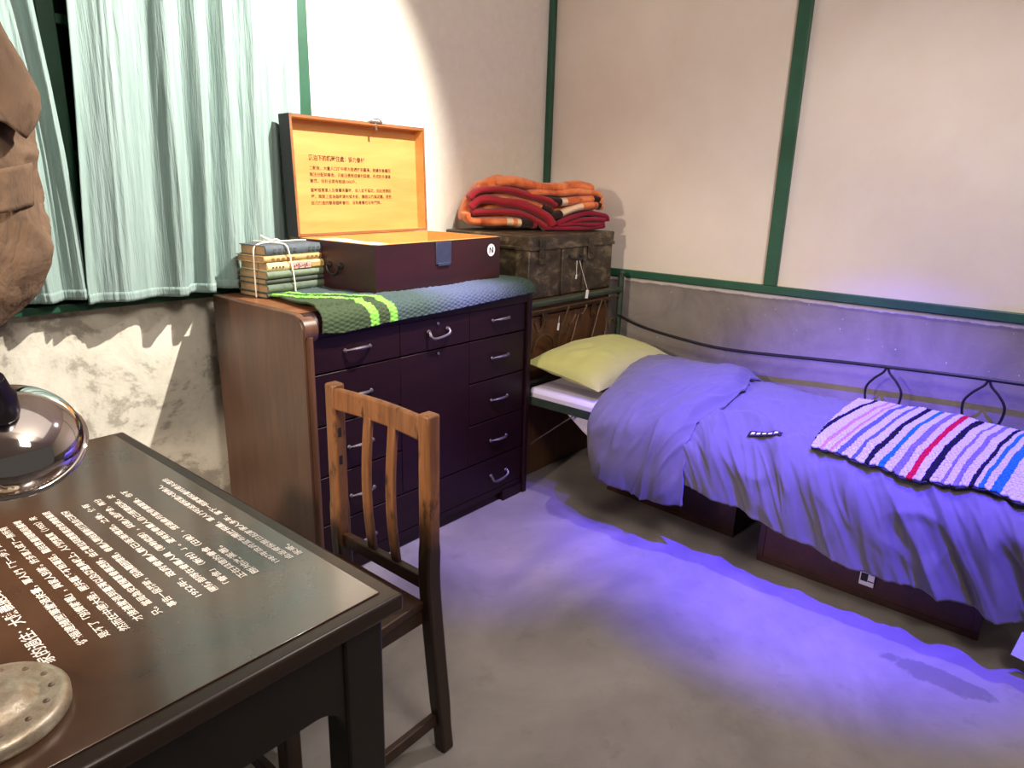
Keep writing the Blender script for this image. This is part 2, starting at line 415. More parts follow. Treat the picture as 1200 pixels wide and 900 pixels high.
struct('trim_1', MB().box((XW-0.03, YB, 0.930), (XW-0.001, YW-0.001, 0.968)), M_GREEN, 'green painted rail along the right wall', 'trim', bevel=0.003)
struct('trim_2', MB().box((XW-0.028, 1.152, 0.968), (XW-0.001, 1.212, ZC)), M_GREEN, 'green painted post dividing the white wall panels', 'trim', bevel=0.003)
struct('trim_3', MB().box((XW-0.034, YW-0.034, 0.968), (XW-0.001, YW-0.001, ZC)), M_GREEN, 'green painted corner post', 'trim', bevel=0.003)

win = bpy.data.objects.new('window_1', None); C.objects.link(win); win.location = (0.7, YW, WZ0); ORG['window_1'] = (0.7, YW, WZ0)
win['kind'] = 'structure'; win['label'] = 'green framed window behind the curtains'; win['category'] = 'window'
fr = MB()
for (a, b) in ((WX0, WX0+.07), (WX1-.07, WX1)): fr.box((a, YW-.015, WZ0), (b, YW+.08, WZ1))
fr.box((WX0, YW-.015, WZ1-.07), (WX1, YW+.08, WZ1))
obj('window_frame', fr, M_GREEN, win, bevel=.003)
obj('window_sill', MB().box((WX0-.02, YW-.05, WZ0), (WX1+.004, YW+.08, WZ0+.028)), M_DKGREEN, win, bevel=.004)
sa = MB()
for x in (.33, .345+.5, 1.36): sa.box((x-.025, YW+.0, WZ0+.03), (x+.025, YW+.06, WZ1-.07))
for z in (1.45, 1.85): sa.box((WX0+.07, YW+.02, z-.015), (WX1-.07, YW+.05, z+.015))
obj('sash', sa, M_DKGREEN, win, bevel=.003)
obj('pane', MB().box((WX0+.05, YW+.05, WZ0+.03), (WX1-.05, YW+.056, WZ1-.05)), M_PANE, win)

# ------------------------------------------------------------------ dresser
DX0, DX1, DY0, DY1, DZ = 1.215, 2.375, 1.885, 2.44, 0.985
d = thing('dresser', (1.79, 2.15, 0), 'dark mahogany chest of drawers with rounded top corners under the runner', 'dresser')
def side_poly(y0, y1, z0, z1, r):
    return [(y1, z0), (y1, z1)] + [(y0 + r - r*math.sin(a), z1 - r + r*math.cos(a)) for a in [PI/2*i/8 for i in range(9)]] + [(y0, z0)]
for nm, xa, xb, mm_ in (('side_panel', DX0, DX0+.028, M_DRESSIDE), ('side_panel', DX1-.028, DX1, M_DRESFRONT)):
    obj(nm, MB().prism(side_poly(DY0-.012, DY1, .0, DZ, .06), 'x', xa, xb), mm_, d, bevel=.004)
obj('top', MB().box((DX0+.028, DY0+.045, DZ-.03), (DX1-.028, DY1, DZ-.001)), M_DRESTOP, d)
obj('nosing', MB().prism([(DY0+.045, DZ-.001)] + [(DY0-.01+.055-.055*math.sin(a), DZ-.056+.055*math.cos(a)) for a in [PI/2*i/8 for i in range(9)]] + [(DY0-.004, DZ-.079), (DY0+.045, DZ-.07)], 'x', DX0+.028, DX1-.028), M_DRESFRONT, d, smooth=50)
# moulded front edge on the side panel
ed = MB().tube([(DX0+.02, DY0-.012, 0.02), (DX0+.02, DY0-.012, DZ-.07)], .012, 12)
ed.tube([(DX0+.004, DY0+.022, DZ-.052), (DX0+.05, DY0+.022, DZ-.052)], .044, 20)
obj('edge_moulding', ed, M_DRESSIDE, d)
obj('carcass', MB().box((DX0+.028, DY0+.02, .06), (DX1-.028, DY1-.01, DZ-.035)).box((DX0+.028, DY0+.004, .045), (DX1-.028, DY0+.03, .075)), M_DRESFRONT, d)
obj('plinth', MB().box((DX0+.03, DY0+.02, 0), (DX1-.03, DY1-.02, .06)).box((DX1-.16, DY0-.004, 0), (DX1-.028, DY0+.02, .05)).box((DX0+.028, DY0-.004, 0), (DX0+.16, DY0+.02, .05)), M_DRESFRONT, d, bevel=.003)
def pull(cx, cz, y, w=.052):
    m = MB(); n = 14
    pts = []; rs = []
    for i in range(n+1):
        a = -1 + 2*i/n
        pts.append((cx + w*a, y - .004 - .022*(1-a*a), cz + .006*(1-a*a))); rs.append(.0025 + .0040*(1-a*a))
    m.tube(pts, rs, 8)
    for sx in (-1, 1): m.lathe([(0, 0), (.008, .0), (.006, .006), (0, .008)], Matrix.Translation((cx+sx*w, y, cz)) @ Matrix.Rotation(PI/2, 4, 'X'), 12)
    return m
def bail(cx, cz, y, w=.05):
    m = MB().tube(catmull([(cx-w, y-.008, cz+.012), (cx-w*.95, y-.018, cz-.006), (cx-.5*w, y-.022, cz-.012), (cx+.5*w, y-.022, cz-.006), (cx+w*.95, y-.018, cz+.004), (cx+w, y-.008, cz+.016)], 5), .0055, 8)
    for sx in (-1, 1): m.lathe([(0, 0), (.009, 0), (.007, .008), (0, .01)], Matrix.Translation((cx+sx*w, y, cz+.014)) @ Matrix.Rotation(PI/2, 4, 'X'), 12)
    return m
c0, c1, c2, c3 = DX0+.034, 1.622, 1.988, DX1-.034
rows = [(.784, .905), (.602, .780), (.418, .598), (.236, .414)]
def drawer(xa, xb, za, zb, hs, name='drawer'):
    dr = obj(name, MB().box((xa+.001, DY0+.001, za+.001), (xb-.001, DY0+.03, zb-.001)), M_DRESFRONT, d, bevel=.0015)
    for (kind, hx, hz) in hs:
        obj('handle', (bail if kind == 'b' else pull)(hx, hz, DY0-.002), M_HANDLE, dr)
    return dr
for i, (za, zb) in enumerate(rows):
    zc = (.853, .692, .506, .32)[i]
    drawer(c0, c1, za, zb, [('p', 1.43, zc-.006)])
    drawer(c2, c3, za, zb, [('p', 2.175, zc)])
dm = drawer(c1, c2, *rows[0], [('b', 1.81, .842)])
obj('keyhole', MB().lathe([(0, 0), (.006, 0), (.005, .003), (0, .003)], Matrix.Translation((1.81, DY0-.003, .882)) @ Matrix.Rotation(PI/2, 4, 'X'), 12), M_HANDLE, dm)
dd = drawer(c1, c2, .236, .780, [], 'door')
obj('keyhole', MB().lathe([(0, 0), (.006, 0), (.005, .003), (0, .003)], Matrix.Translation((1.81, DY0-.003, .765)) @ Matrix.Rotation(PI/2, 4, 'X'), 12), M_HANDLE, dd)
drawer(c0, c3, .078, .232, [('p', 1.43, .125), ('b', 2.18, .138)])

# ------------------------------------------------------------------ desk
TX0, TX1, TY0, TY1, TZ = -0.42, 0.648, 0.755, 1.845, 0.76
k = thing('desk', (.1, 1.3, 0), 'dark wooden desk with white printed writing across its top', 'desk')
obj('tabletop', MB().box((TX0, TY0, TZ-.032), (TX1, TY1, TZ)), M_DESKWOOD, k, bevel=.006)
obj('inset_sheet', MB().box((TX0+.03, TY0+.028, TZ), (TX1-.028, TY1-.02, TZ+.0025)), M_DESKTOP, k, bevel=.001)
LEGX = (TX0+.05, TX1-.105); LEGY = (TY0+.02, TY1-.08)
for lx in LEGX:
    for ly in LEGY:
        obj('leg', MB().box((lx, ly, 0), (lx+.075, ly+.06, TZ-.032)), M_DESKLEG, k, bevel=.005)
def apron_poly(a, b, zlo, r):
    top = TZ-.032
    return [(a, top), (a, zlo-.0-r)] + [(a + r - r*math.cos(t_), zlo - r + r*math.sin(t_)) for t_ in [PI/2*i/8 for i in range(1, 9)]] + \
           [(b - r + r*math.sin(t_), zlo - r + r*math.cos(t_)) for t_ in [PI/2*i/8 for i in range(0, 9)]] + [(b, top)]
for ly in (LEGY[0]+.006, LEGY[1]+.034):
    obj('apron', MB().prism(apron_poly(LEGX[0]+.075, LEGX[1], .60, .055), 'y', ly, ly+.02), M_DESKLEG, k)
for lx in (LEGX[0]+.02, LEGX[1]+.035):
    obj('apron', MB().prism(apron_poly(LEGY[0]+.06, LEGY[1], .66, .04), 'x', lx, lx+.02), M_DESKLEG, k)
# writing on the desk
def text_mesh(s, size, bold=0.0):
    cu = bpy.data.curves.new('txt', 'FONT'); cu.body = s; cu.size = size; cu.resolution_u = 2
    cu.offset = bold
    to = bpy.data.objects.new('txt', cu); C.objects.link(to)
    dg = bpy.context.evaluated_depsgraph_get(); dg.update()
    me = bpy.data.meshes.new_from_object(to.evaluated_get(dg))
    vs_ = [tuple(v.co) for v in me.vertices]; fs = [tuple(p.vertices) for p in me.polygons]
    bpy.data.objects.remove(to); bpy.data.curves.remove(cu); bpy.data.meshes.remove(me)
    return vs_, fs
def put_text(mb, s, p0, xdir, ydir, length, height, bold=0.0):
    vs_, fs = text_mesh(s, 1.0, bold)
    if not vs_: return
    x0 = min(v[0] for v in vs_); x1 = max(v[0] for v in vs_)
    sx = length/(x1-x0); xd, yd, p = Vector(xdir), Vector(ydir), Vector(p0)
    mb.add([p + xd*((v[0]-x0)*sx) + yd*(v[1]*height) for v in vs_], fs)
lines = [
 (.212, .975, .30, '家的過往：大陳義胞到眷村', .0185, .011),
 (.258, .986, .432, '從福建隨國軍撤退來臺，軍人們「下一步」的家', .0125, 0),
 (.285, .980, .479, '是不了「別鄉離親」，與家人別離。許多軍人成了一無所有', .0125, 0),
 (.310, .976, .492, '然而在中國大陸，國共戰爭不斷蔓延，難民數量隨戰局擴增', .0125, 0),
 (.334, .985, .482, '才接連撤退到臺灣以及周邊島嶼上，人們擠進寬（1955）未', .0125, 0),
 (.359, .980, .492, '只。當局為安置隨軍眷屬遷移，由各單位興建簡易房舍讓眷屬居', .0125, 0),
 (.384, .985, .464, '事告一段落時，因為艱困環境，眷屬人開始重新打造自己家園', .0125, 0),
 (.421, .982, .472, '1952年，政府眷屬人數已逐漸增加，之後，便有', .0125, 0),
 (.446, .978, .484, '國防部隊在眷屬人員（聯勤總部），興建人造屋舍，再分', .0125, 0),
 (.471, .985, .480, '「眷舍」（新村）」。還有些眷屬人自己搭建起來，於', .0125, 0),
 (.498, .981, .483, '正在興建的眷舍（日後），經過歲月整修擴建後，也不', .0125, 0),
 (.518, .979, .127, '斷地改變著。', .0125, 0),
 (.560, .983, .456, '1987年政府宣布開放探親，軍人們可返鄉探望大陸親人。', .0125, 0),
 (.583, .978, .486, '由返鄉探親日起離家人多年，當下一刻家鄉和眷村是永遠的', .0125, 0),
 (.602, .977, .048, '家鄉。', .0125, 0)]
m = MB()
for (x, y, L, s, h, b) in lines:
    put_text(m, s, (x + h*.40, y, TZ+.0031), (0, 1, 0), (-1, 0, 0), L, h*1.12, 0.012)
obj('lettering', m, M_LETTER, k)['label'] = 'white printed writing'

# ------------------------------------------------------------------ desk lamp
lp = thing('desk_lamp', (.135, .905, TZ+.0025), 'chrome gooseneck desk lamp on a riveted round metal base', 'lamp')
Mb = Matrix.Translation((.128, .912, TZ+.0025))
prof = [(0, 0), (.084, 0), (.087, .004), (.087, .016), (.083, .021), (.075, .0225), (.056, .022), (.05, .0235), (.044, .031), (.03, .037), (.012, .039), (0, .039)]
base = obj('base', MB().lathe(prof, Mb, 56), M_ALU, lp, smooth=50)
rv = MB()
for i in range(14):
    a = 2*PI*i/14 + .2
    rv = MB().lathe([(.0042, 0), (.0036, .0022), (.002, .0032), (0, .0035)], Mb @ Matrix.Translation((.067*math.cos(a), .067*math.sin(a), .0215)), 10)
    obj('rivet', rv, M_STEEL, base)
hc = Vector((.245, 1.12, 1.035)); hn = Vector((-.15, -.55, .82)).normalized()
Mh = Matrix.Translation(hc) @ hn.to_track_quat('Z', 'Y').to_matrix().to_4x4()
RD, HD = .091, .062
pth = catmull([(.128, .912, .785), (.118, .915, .84), (.09, .93, .95), (.03, .97, 1.09), (.03, 1.03, 1.20), (.11, 1.05, 1.235), (.19, 1.055, 1.185), tuple(hc + hn*.135)], 14)
pr = [.0085 + .0012*math.sin(i*PI) for i in range(len(pth))]
nk = MB(); fine = catmull([tuple(p) for p in pth], 3)
nk.tube(fine, [(.0075 if i % 2 else .0098) for i in range(len(fine))], 14)
nk.lathe([(.0, .0), (.014, 0), (.014, .022), (.011, .028), (0, .028)], Matrix.Translation((.128, .912, TZ+.036)), 20)
obj('gooseneck', nk, M_STEEL, lp, smooth=20)
dome = [(RD*math.sin(a), HD*math.cos(a)) for a in [PI/2*i/24 for i in range(2, 25)]]
dome_in = [((RD-.002)*math.sin(a), (HD-.002)*math.cos(a)) for a in [PI/2*i/24 for i in range(24, 1, -1)]]
obj('lamp_shade', MB().lathe(dome + [(RD+.004, -.001), (RD+.005, -.004), (RD+.002, -.006), (RD-.002, -.003)] + dome_in, Mh, 64), M_CHROME, lp, smooth=70)['label'] = 'mirror chrome shade'
obj('socket', MB().lathe([(0, .06), (.019, .06), (.021, .066), (.021, .10), (.017, .108), (.012, .136), (0, .136)], Mh, 24), M_LAMPDARK, lp, bevel=.001)
obj('bulb', MB().lathe([(0.012, .05)] + [(.026*math.sin(a)+.0, .02+.028*math.cos(a)) for a in [PI*i/14 for i in range(3, 15)]], Mh, 24), M_BULB, lp)

# ------------------------------------------------------------------ chair
ch = thing('wooden_chair', (.8, 1.23, 0), 'worn wooden slat-back chair pulled up to the desk', 'chair')
YN, YF = 1.058, 1.40
def post(y, splay):
    m = MB(); pts = [(1.022, 0.0), (.99, .44), (.987, .60), (.988, .913)]
    w = .037
    vs_ = []
    secs = catmull([(p[0], y + splay*(0.44-p[1])/0.44*(1 if p[1] < .44 else 0), p[1]) for p in pts], 8)
    n = len(secs)
    for i, p in enumerate(secs):
        dpt = .042 if .1 < p.z < .6 else .036
        for (sx, sy) in ((-1,-1),(1,-1),(1,1),(-1,1)): vs_.append((p.x + sx*dpt/2, p.y + sy*w/2, p.z))
    fs = [(0,3,2,1), tuple(4*(n-1)+q for q in range(4))]
    for i in range(n-1):
        for q in range(4): fs.append((4*i+q, 4*i+(q+1) % 4, 4*i+4+(q+1) % 4, 4*i+4+q))
    m.add(vs_, fs)
    return m
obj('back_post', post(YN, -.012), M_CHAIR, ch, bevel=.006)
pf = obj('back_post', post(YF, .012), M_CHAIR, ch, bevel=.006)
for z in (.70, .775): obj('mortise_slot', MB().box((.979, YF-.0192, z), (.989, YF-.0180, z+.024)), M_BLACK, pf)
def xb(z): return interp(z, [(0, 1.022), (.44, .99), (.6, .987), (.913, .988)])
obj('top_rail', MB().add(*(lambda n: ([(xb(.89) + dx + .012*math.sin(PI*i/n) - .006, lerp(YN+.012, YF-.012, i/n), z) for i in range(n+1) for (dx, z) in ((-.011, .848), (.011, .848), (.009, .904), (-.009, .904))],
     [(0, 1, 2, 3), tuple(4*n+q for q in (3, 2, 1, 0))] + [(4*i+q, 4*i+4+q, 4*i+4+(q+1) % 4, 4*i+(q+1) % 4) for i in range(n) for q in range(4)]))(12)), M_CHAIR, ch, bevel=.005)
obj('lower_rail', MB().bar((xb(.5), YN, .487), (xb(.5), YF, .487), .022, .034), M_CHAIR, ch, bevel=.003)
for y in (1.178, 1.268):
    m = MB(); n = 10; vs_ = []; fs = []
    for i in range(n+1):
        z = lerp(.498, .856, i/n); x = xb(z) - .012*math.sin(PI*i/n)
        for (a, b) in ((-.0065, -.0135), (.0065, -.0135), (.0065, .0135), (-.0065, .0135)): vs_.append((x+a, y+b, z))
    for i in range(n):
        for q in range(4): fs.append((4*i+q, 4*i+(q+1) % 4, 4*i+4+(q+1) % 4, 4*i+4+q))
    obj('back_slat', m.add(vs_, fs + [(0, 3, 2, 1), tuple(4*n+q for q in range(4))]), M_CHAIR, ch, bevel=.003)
def seat_fn(u, v):
    x = lerp(.575, .972, u); hw = lerp(.195, .165, u)
    y = 1.227 + hw*(2*v-1)
    return (x, y, .449 - .010*math.exp(-((u-.55)/.3)**2-((v-.5)/.35)**2))
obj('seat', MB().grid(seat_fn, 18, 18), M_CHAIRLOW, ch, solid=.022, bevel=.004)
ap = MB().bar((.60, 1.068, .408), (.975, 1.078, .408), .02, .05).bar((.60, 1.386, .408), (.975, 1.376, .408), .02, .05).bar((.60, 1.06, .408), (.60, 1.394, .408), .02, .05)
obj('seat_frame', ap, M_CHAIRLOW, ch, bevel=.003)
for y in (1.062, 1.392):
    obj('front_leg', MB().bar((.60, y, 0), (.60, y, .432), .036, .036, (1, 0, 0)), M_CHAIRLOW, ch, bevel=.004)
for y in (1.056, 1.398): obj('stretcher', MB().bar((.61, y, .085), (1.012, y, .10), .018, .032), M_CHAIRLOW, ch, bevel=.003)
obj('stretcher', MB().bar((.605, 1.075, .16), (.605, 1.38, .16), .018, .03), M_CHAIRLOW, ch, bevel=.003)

# ------------------------------------------------------------------ curtains
def curtain(name, left, right, zb_fn, zt, folds, label, seed, yc=2.50):
    root = thing(name, ((left(1.0)+right(1.0))/2, yc, zb_fn(.5)), label, 'curtain', None)
    def fn(u, v):
        z = lerp(zb_fn(u), zt, v); x = lerp(left(z), right(z), u)
        ph = u + .018*nz(u*4, z*1.1, seed) ; y = 0
        for (c_, w_, a_) in folds:
            y += 1.2*a_*math.exp(-((ph-c_)/w_)**2)
        y += .010*nz(u*22, z*.7, seed+3) + .006*nz(u*60, z*2.0, seed+7)
        flare = lerp(1.0, .8, v) * (lerp(1, .35, sstep(.72, .86, u)) if right(1.0) > 1 else 1)
        return (x + .006*nz(u*18, z*1.5, seed+9), yc - y*flare + (.025*sstep(.72, .86, u) if right(1.0) > 1 else 0), z)
    o = obj('fabric_panel', MB().grid(fn, 260, 70), M_CURTAIN, root, solid=.003, smooth=80)
    def hem(u, v):
        p = fn(u, .0); q = fn(u, .025)
        pp = [lerp(a_, b_, v) for a_, b_ in zip(p, q)]; pp[1] -= .004; return tuple(pp)
    obj('hem', MB().grid(hem, 260, 4), M_CURTAIN, root, solid=.002, smooth=80)
    return root
curtain('curtain', lambda z: interp(z, [(1.0, .818), (1.45, .845), (1.9, .872), (2.3, .9)]), lambda z: interp(z, [(1.0, 1.66), (2.3, 1.70)]),
        lambda u: interp(u, [(0, .992), (.3, .992), (1, 1.02)]), 2.30,
        [(.0, .03, .03), (.14, .09, .045), (.345, .05, .065), (.46, .04, .07), (.585, .045, .06), (.72, .05, .05), (.84, .04, .045), (.95, .04, .04)],
        'pale mint pleated curtain hanging behind the open suitcase', 2.0)
curtain('curtain', lambda z: interp(z, [(1.0, .30), (2.3, .22)]), lambda z: interp(z, [(1.0, .828), (1.454, .822), (1.65, .812), (1.874, .795), (2.3, .72)]),
        lambda u: interp(u, [(0, 1.0), (1, 1.01)]), 2.30,
        [(.1, .07, .04), (.35, .07, .045), (.58, .06, .05), (.78, .06, .045), (.95, .04, .04)],
        'pale mint curtain swept aside behind the khaki coat', 8.0)
rod = thing('curtain_rod', (.7, 2.45, 2.3), 'thin green curtain rod above the window', 'curtain rod')
obj('rod', MB().tube([(-.4, 2.46, 2.31), (1.80, 2.46, 2.31)], .009, 12), M_DKGREEN, rod)
for x in (-.38, 1.78): obj('bracket', MB().bar((x, 2.45, 2.31), (x, 2.56, 2.31), .012, .03), M_DKGREEN, rod)

# ------------------------------------------------------------------ coat
ct = thing('coat', (.35, 2.1, 1.02), 'khaki cotton coat hanging at the window, left of the curtains', 'coat')
xr_ = [(.995, .42), (1.025, .485), (1.044, .506), (1.093, .56), (1.167, .603), (1.253, .625), (1.339, .624), (1.421, .617), (1.498, .612), (1.6, .60), (1.75, .565), (1.9, .5), (2.0, .42)]
def coat_fn(u, v):
    z = lerp(.995, 2.0, v); a = 2*PI*u
    hw = interp(z, xr_) - .30; hd = interp(z, [(.995, .05), (1.1, .10), (1.5, .12), (1.9, .10), (2.0, .05)])
    ca, sa_ = math.cos(a), math.sin(a)
    w = .012*nz(3*ca+2, 3*sa_, z*5) + .020*math.sin(5*a + 9*z + 3*nz(z*2, 0, 1)) * .5 + .016*(1-min(1, abs(nz(a*1.5+z*3, z*4-a, 15))*4)) + .02*nz(2*ca, z*9+3*sa_, 5)
    cut = .035*math.exp(-((z-1.36)/.05)**2)*math.exp(-((a-5.0)/.5)**2)
    r = 1 + w/hw
    return (.30 + hw*ca*r, 2.10 + hd*sa_*(1+w*6) + cut, z)
obj('body', MB().grid(coat_fn, 120, 110, closed_u=True).box((.18, 2.09, 1.99), (.44, 2.11, 2.02)), M_COAT, ct, smooth=80)
sv = [(1.49, .575), (1.524, .605), (1.56, .620), (1.595, .622), (1.66, .602), (1.738, .566), (1.80, .52), (1.9, .44), (1.97, .38)]
def sleeve_fn(u, v):
    z = lerp(1.495, 1.97, v); a = 2*PI*u
    xr2 = interp(z, sv); xc = interp(z, [(1.49, .52), (1.6, .49), (1.8, .42), (1.97, .36)])
    hw = xr2 - xc; w = .008*(1-min(1, abs(nz(a*1.2+z*5, z*6-a, 19))*4)) + .012*nz(3*math.cos(a), 3*math.sin(a)+4, z*6) + .010*math.sin(3*a+18*z)
    taper = 1 - .25*sstep(1.56, 1.495, z)*(1 if math.cos(a) < 0 else 0)
    return (xc + hw*math.cos(a)*taper*(1+w*4), 2.02 + .075*math.sin(a)*(1+w*8), z - .012*math.cos(a)*(1-v) + .012*math.sin(3*a)*(1-v))
obj('sleeve', MB().grid(sleeve_fn, 72, 60, closed_u=True), M_COAT, ct, smooth=80, solid=.002)
# pocket flap with its welt
def pocket(u, v):
    z = lerp(1.30, 1.40, v); x = lerp(.49, .585, u)
    return (x + .01*(v), 1.988 + .05*((x-.49)/.1)**2 + .004*nz(u*5, v*5), z + .02*u)
obj('pocket_flap', MB().grid(pocket, 14, 10), M_COAT, ct, solid=.004, smooth=80)
obj('hanger', MB().tube(catmull([(.02, 2.1, 1.93), (.3, 2.1, 2.03), (.58, 2.1, 1.90)], 6), .012, 8).tube(catmull([(.3, 2.1, 2.03), (.3, 2.1, 2.2), (.3, 2.25, 2.35), (.3, 2.46, 2.335), (.3, 2.475, 2.31)], 6), .004, 6), M_CHEST, ct)

# ------------------------------------------------------------------ runner on the dresser
def crochet(u, v, nu, nv): return .0035*abs(math.sin(u*nu*PI))*abs(math.sin(v*nv*PI + (PI/2 if int(u*nu) % 2 else 0)))
def run_fn(u, v):
    # u along the dresser (left to right), v from the back edge over the front
    xb_ = lerp(1.335, 2.385, u); L = .425
    s = v*(L + interp(u, [(0, .105), (.06, .115), (.2, .105), (.5, .098), (.8, .085), (1, .08)]))
    y = 2.34 - s; z = DZ + .012
    flat = 2.34 - (DY0 + .03)
    if s > flat:
        e = s - flat; R = .05
        a = min(e/R, PI/2); y = DY0 + .03 - R*math.sin(a); z -= R*(1-math.cos(a))
        if e > R*PI/2: z -= e - R*PI/2
    else:
        z += .004 + .006*nz(u*7, v*5, 2) + .010*math.exp(-((v-.72)/.15)**2)*math.exp(-((u-.12)/.2)**2)
    xl = xb_ - (1-u)**6*.055*v
    if u > .97: z -= .0
    h = crochet(u, v, 62, 34)
    return (xl, y - (h*.9 if s > flat else 0) - .006*math.sin(v*40)*0, z + h + .003*nz(u*30, v*12, 4))
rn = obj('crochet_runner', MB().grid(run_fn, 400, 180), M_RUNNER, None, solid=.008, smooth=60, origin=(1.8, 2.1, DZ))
tag(rn, 'green crocheted runner with lime stripes on the dresser', 'runner')

# ------------------------------------------------------------------ suitcase
SW, SD, SH, LH, LD = .73, .428, .188, .452, .062
SZ = DZ + .005
sx0, sy0 = 1.586, 1.968
Ms = Matrix.Translation((sx0, sy0, SZ)) @ Matrix.Rotation(math.radians(4.0), 4, 'Z')
sk = thing('suitcase', tuple(Ms @ Vector((SW/2, SD/2, 0))), 'open maroon wooden suitcase with writing inside its lid', 'suitcase')
T = .012
bx = MB()
bx.box((0, 0, 0), (SW, SD, .01), Ms).box((0, 0, .01), (SW, T, SH), Ms).box((0, SD-T, .01), (SW, SD, SH), Ms)
bx.box((0, T, .01), (T, SD-T, SH), Ms).box((SW-T, T, .01), (SW, SD-T, SH), Ms)
obj('base_box', bx, M_CASE, sk)
li = MB(); e = .0015
li.box((T, T, .01), (SW-T, SD-T, .03), Ms)
li.box((T, T, .03), (SW-T, T+e, SH+.001), Ms).box((T, SD-T-e, .03), (SW-T, SD-T, SH+.001), Ms)
li.box((T, T, .03), (T+e, SD-T, SH+.001), Ms).box((SW-T-e, T, .03), (SW-T, SD-T, SH+.001), Ms)
li.box((0.001, .001, SH), (SW-.001, T+e, SH+.002), Ms).box((0.001, SD-T-e, SH), (SW-.001, SD-.001, SH+.002), Ms).box((.001, .001, SH), (T+e, SD-.001, SH+.002), Ms).box((SW-T-e, .001, SH), (SW-.001, SD-.001, SH+.002), Ms)
obj('lining', li, M_CASEIN, sk)['label'] = 'honey pine lining'
# lid: local frame u across, v up, depth backwards, leaning back a little
Ml = Ms @ Matrix.Translation((0, SD, SH+.003)) @ Matrix.Rotation(math.radians(-2.0), 4, 'X')
ld = MB()
ld.box((0, LD-.010, 0), (SW, LD, LH), Ml, 0)
for (a, b) in (((0, 0, 0), (.010, LD-.01, LH)), ((SW-.010, 0, 0), (SW, LD-.01, LH)), ((.01, 0, 0), (SW-.01, LD-.01, .010)), ((.01, 0, LH-.010), (SW-.01, LD-.01, LH))):
    ld.box(a, b, Ml, 0)
lid = obj('lid', ld, M_CASEDARK, sk)
ll = MB()
ll.box((.01, LD-.012, .01), (SW-.01, LD-.010, LH-.01), Ml)
ll.box((.010, .001, .01), (.0115, LD-.012, LH-.01), Ml).box((SW-.0115, .001, .01), (SW-.010, LD-.012, LH-.01), Ml)
ll.box((.01, .001, .010), (SW-.01, LD-.012, .0115), Ml).box((.01, .001, LH-.0115), (SW-.01, LD-.012, LH-.010), Ml)
obj('lid_lining', ll, M_CASEIN, lid)['label'] = 'honey pine lining of the lid'
lr = MB()
for (a, b) in (((.001, -.0012, .001), (.0115, .0, LH-.001)), ((SW-.0115, -.0012, .001), (SW-.001, 0, LH-.001)), ((.01, -.0012, LH-.0115), (SW-.01, 0, LH-.001)), ((.01, -.0012, .001), (SW-.01, 0, .0115))): lr.box(a, b, Ml)
obj('lid_rim', lr, M_CASEDGE, lid)
m = MB()
R3 = Ml.to_3x3(); ux = R3 @ Vector((1, 0, 0)); uz = R3 @ Vector((0, 0, 1))
rowsT = [('漂泊下的臨時住處：協力眷村', .115, .292, .292, .0235, .008),
         ('二戰後，大量人口從中國大陸遷移到臺灣，陸續有眷屬因', .115, .256, .44, .0165, .0),
         ('無法分配到眷舍，只能沿著既成眷村興建，形成許多違建', .115, .231, .44, .0165, .0),
         ('聚落，估計全國有超過1000戶。', .115, .206, .24, .0165, .0),
         ('當時隨軍軍人及眷屬來臺時，收入並不穩定，因此搭建起', .115, .171, .44, .0165, .0),
         ('屋，兩側上面為臨時建材或木板，牆面以竹編泥牆。這些', .115, .146, .44, .0165, .0),
         ('自己打造的簡易臨時眷村，沒有產權也沒有門牌。', .115, .121, .375, .0165, .0)]
for (s, u, v, L, h, b) in rowsT:
    put_text(m, s, Ml @ Vector((u, LD-.0126, v)), ux, uz, L, h, .010 + b)
obj('lid_lettering', m, M_LIDINK, lid)['label'] = 'brown printed writing'
cl = MB().box((.40, -.006, LH-.002), (.47, .012, LH+.006), Ml).tube([Ml @ Vector((.405, -.004, LH+.006)), Ml @ Vector((.42, -.006, LH+.014)), Ml @ Vector((.45, -.006, LH+.014)), Ml @ Vector((.465, -.004, LH+.006))], .003, 8)
cl.box((.43, -.004, LH-.03), (.44, -.001, LH-.002), Ml)
obj('clasp', cl, M_STEEL, lid, bevel=.001)
obj('latch_plate', MB().box((.315, -.004, .098), (.405, .0, SH-.004), Ms).box((.325, -.008, .092), (.395, -.003, .104), Ms), M_STEELBLUE, sk, bevel=.0015)
stk = obj('sticker', MB().lathe([(0, 0), (.026, 0), (.026, .0012), (0, .0014)], Ms @ Matrix.Translation((.668, -.0002, .135)) @ Matrix.Rotation(PI/2, 4, 'X'), 32), M_TAGWHITE, sk)
mk = MB(); Mk = Ms @ Matrix.Translation((.668, -.0018, .135))
mk.box((.007, -.0004, -.011), (.013, .0003, .013), Mk).box((-.013, -.0004, -.013), (-.008, .0003, .011), Mk).bar(Mk @ Vector((-.008, 0, .010)), Mk @ Vector((.007, 0, -.010)), .0008, .004)
obj('sticker_marks', mk, M_BLACK, stk)
rg = MB()
ctr = Ms @ Vector((-.012, .22, .10)); lx = Ms.to_3x3() @ Vector((0, 1, 0))
rg.tube([ctr + lx*(.032*math.cos(a)) + Vector((0, 0, .032*math.sin(a))) for a in [PI + PI*i/14 for i in range(15)]], .004, 8)
rg.lathe([(0, 0), (.014, 0), (.012, .006), (0, .008)], Matrix.Translation(Ms @ Vector((0, .188, .10))) @ Matrix.Rotation(-PI/2, 4, 'Y'), 14).lathe([(0, 0), (.014, 0), (.012, .006), (0, .008)], Matrix.Translation(Ms @ Vector((0, .252, .10))) @ Matrix.Rotation(-PI/2, 4, 'Y'), 14)
obj('side_handle', rg, M_IRON, sk)
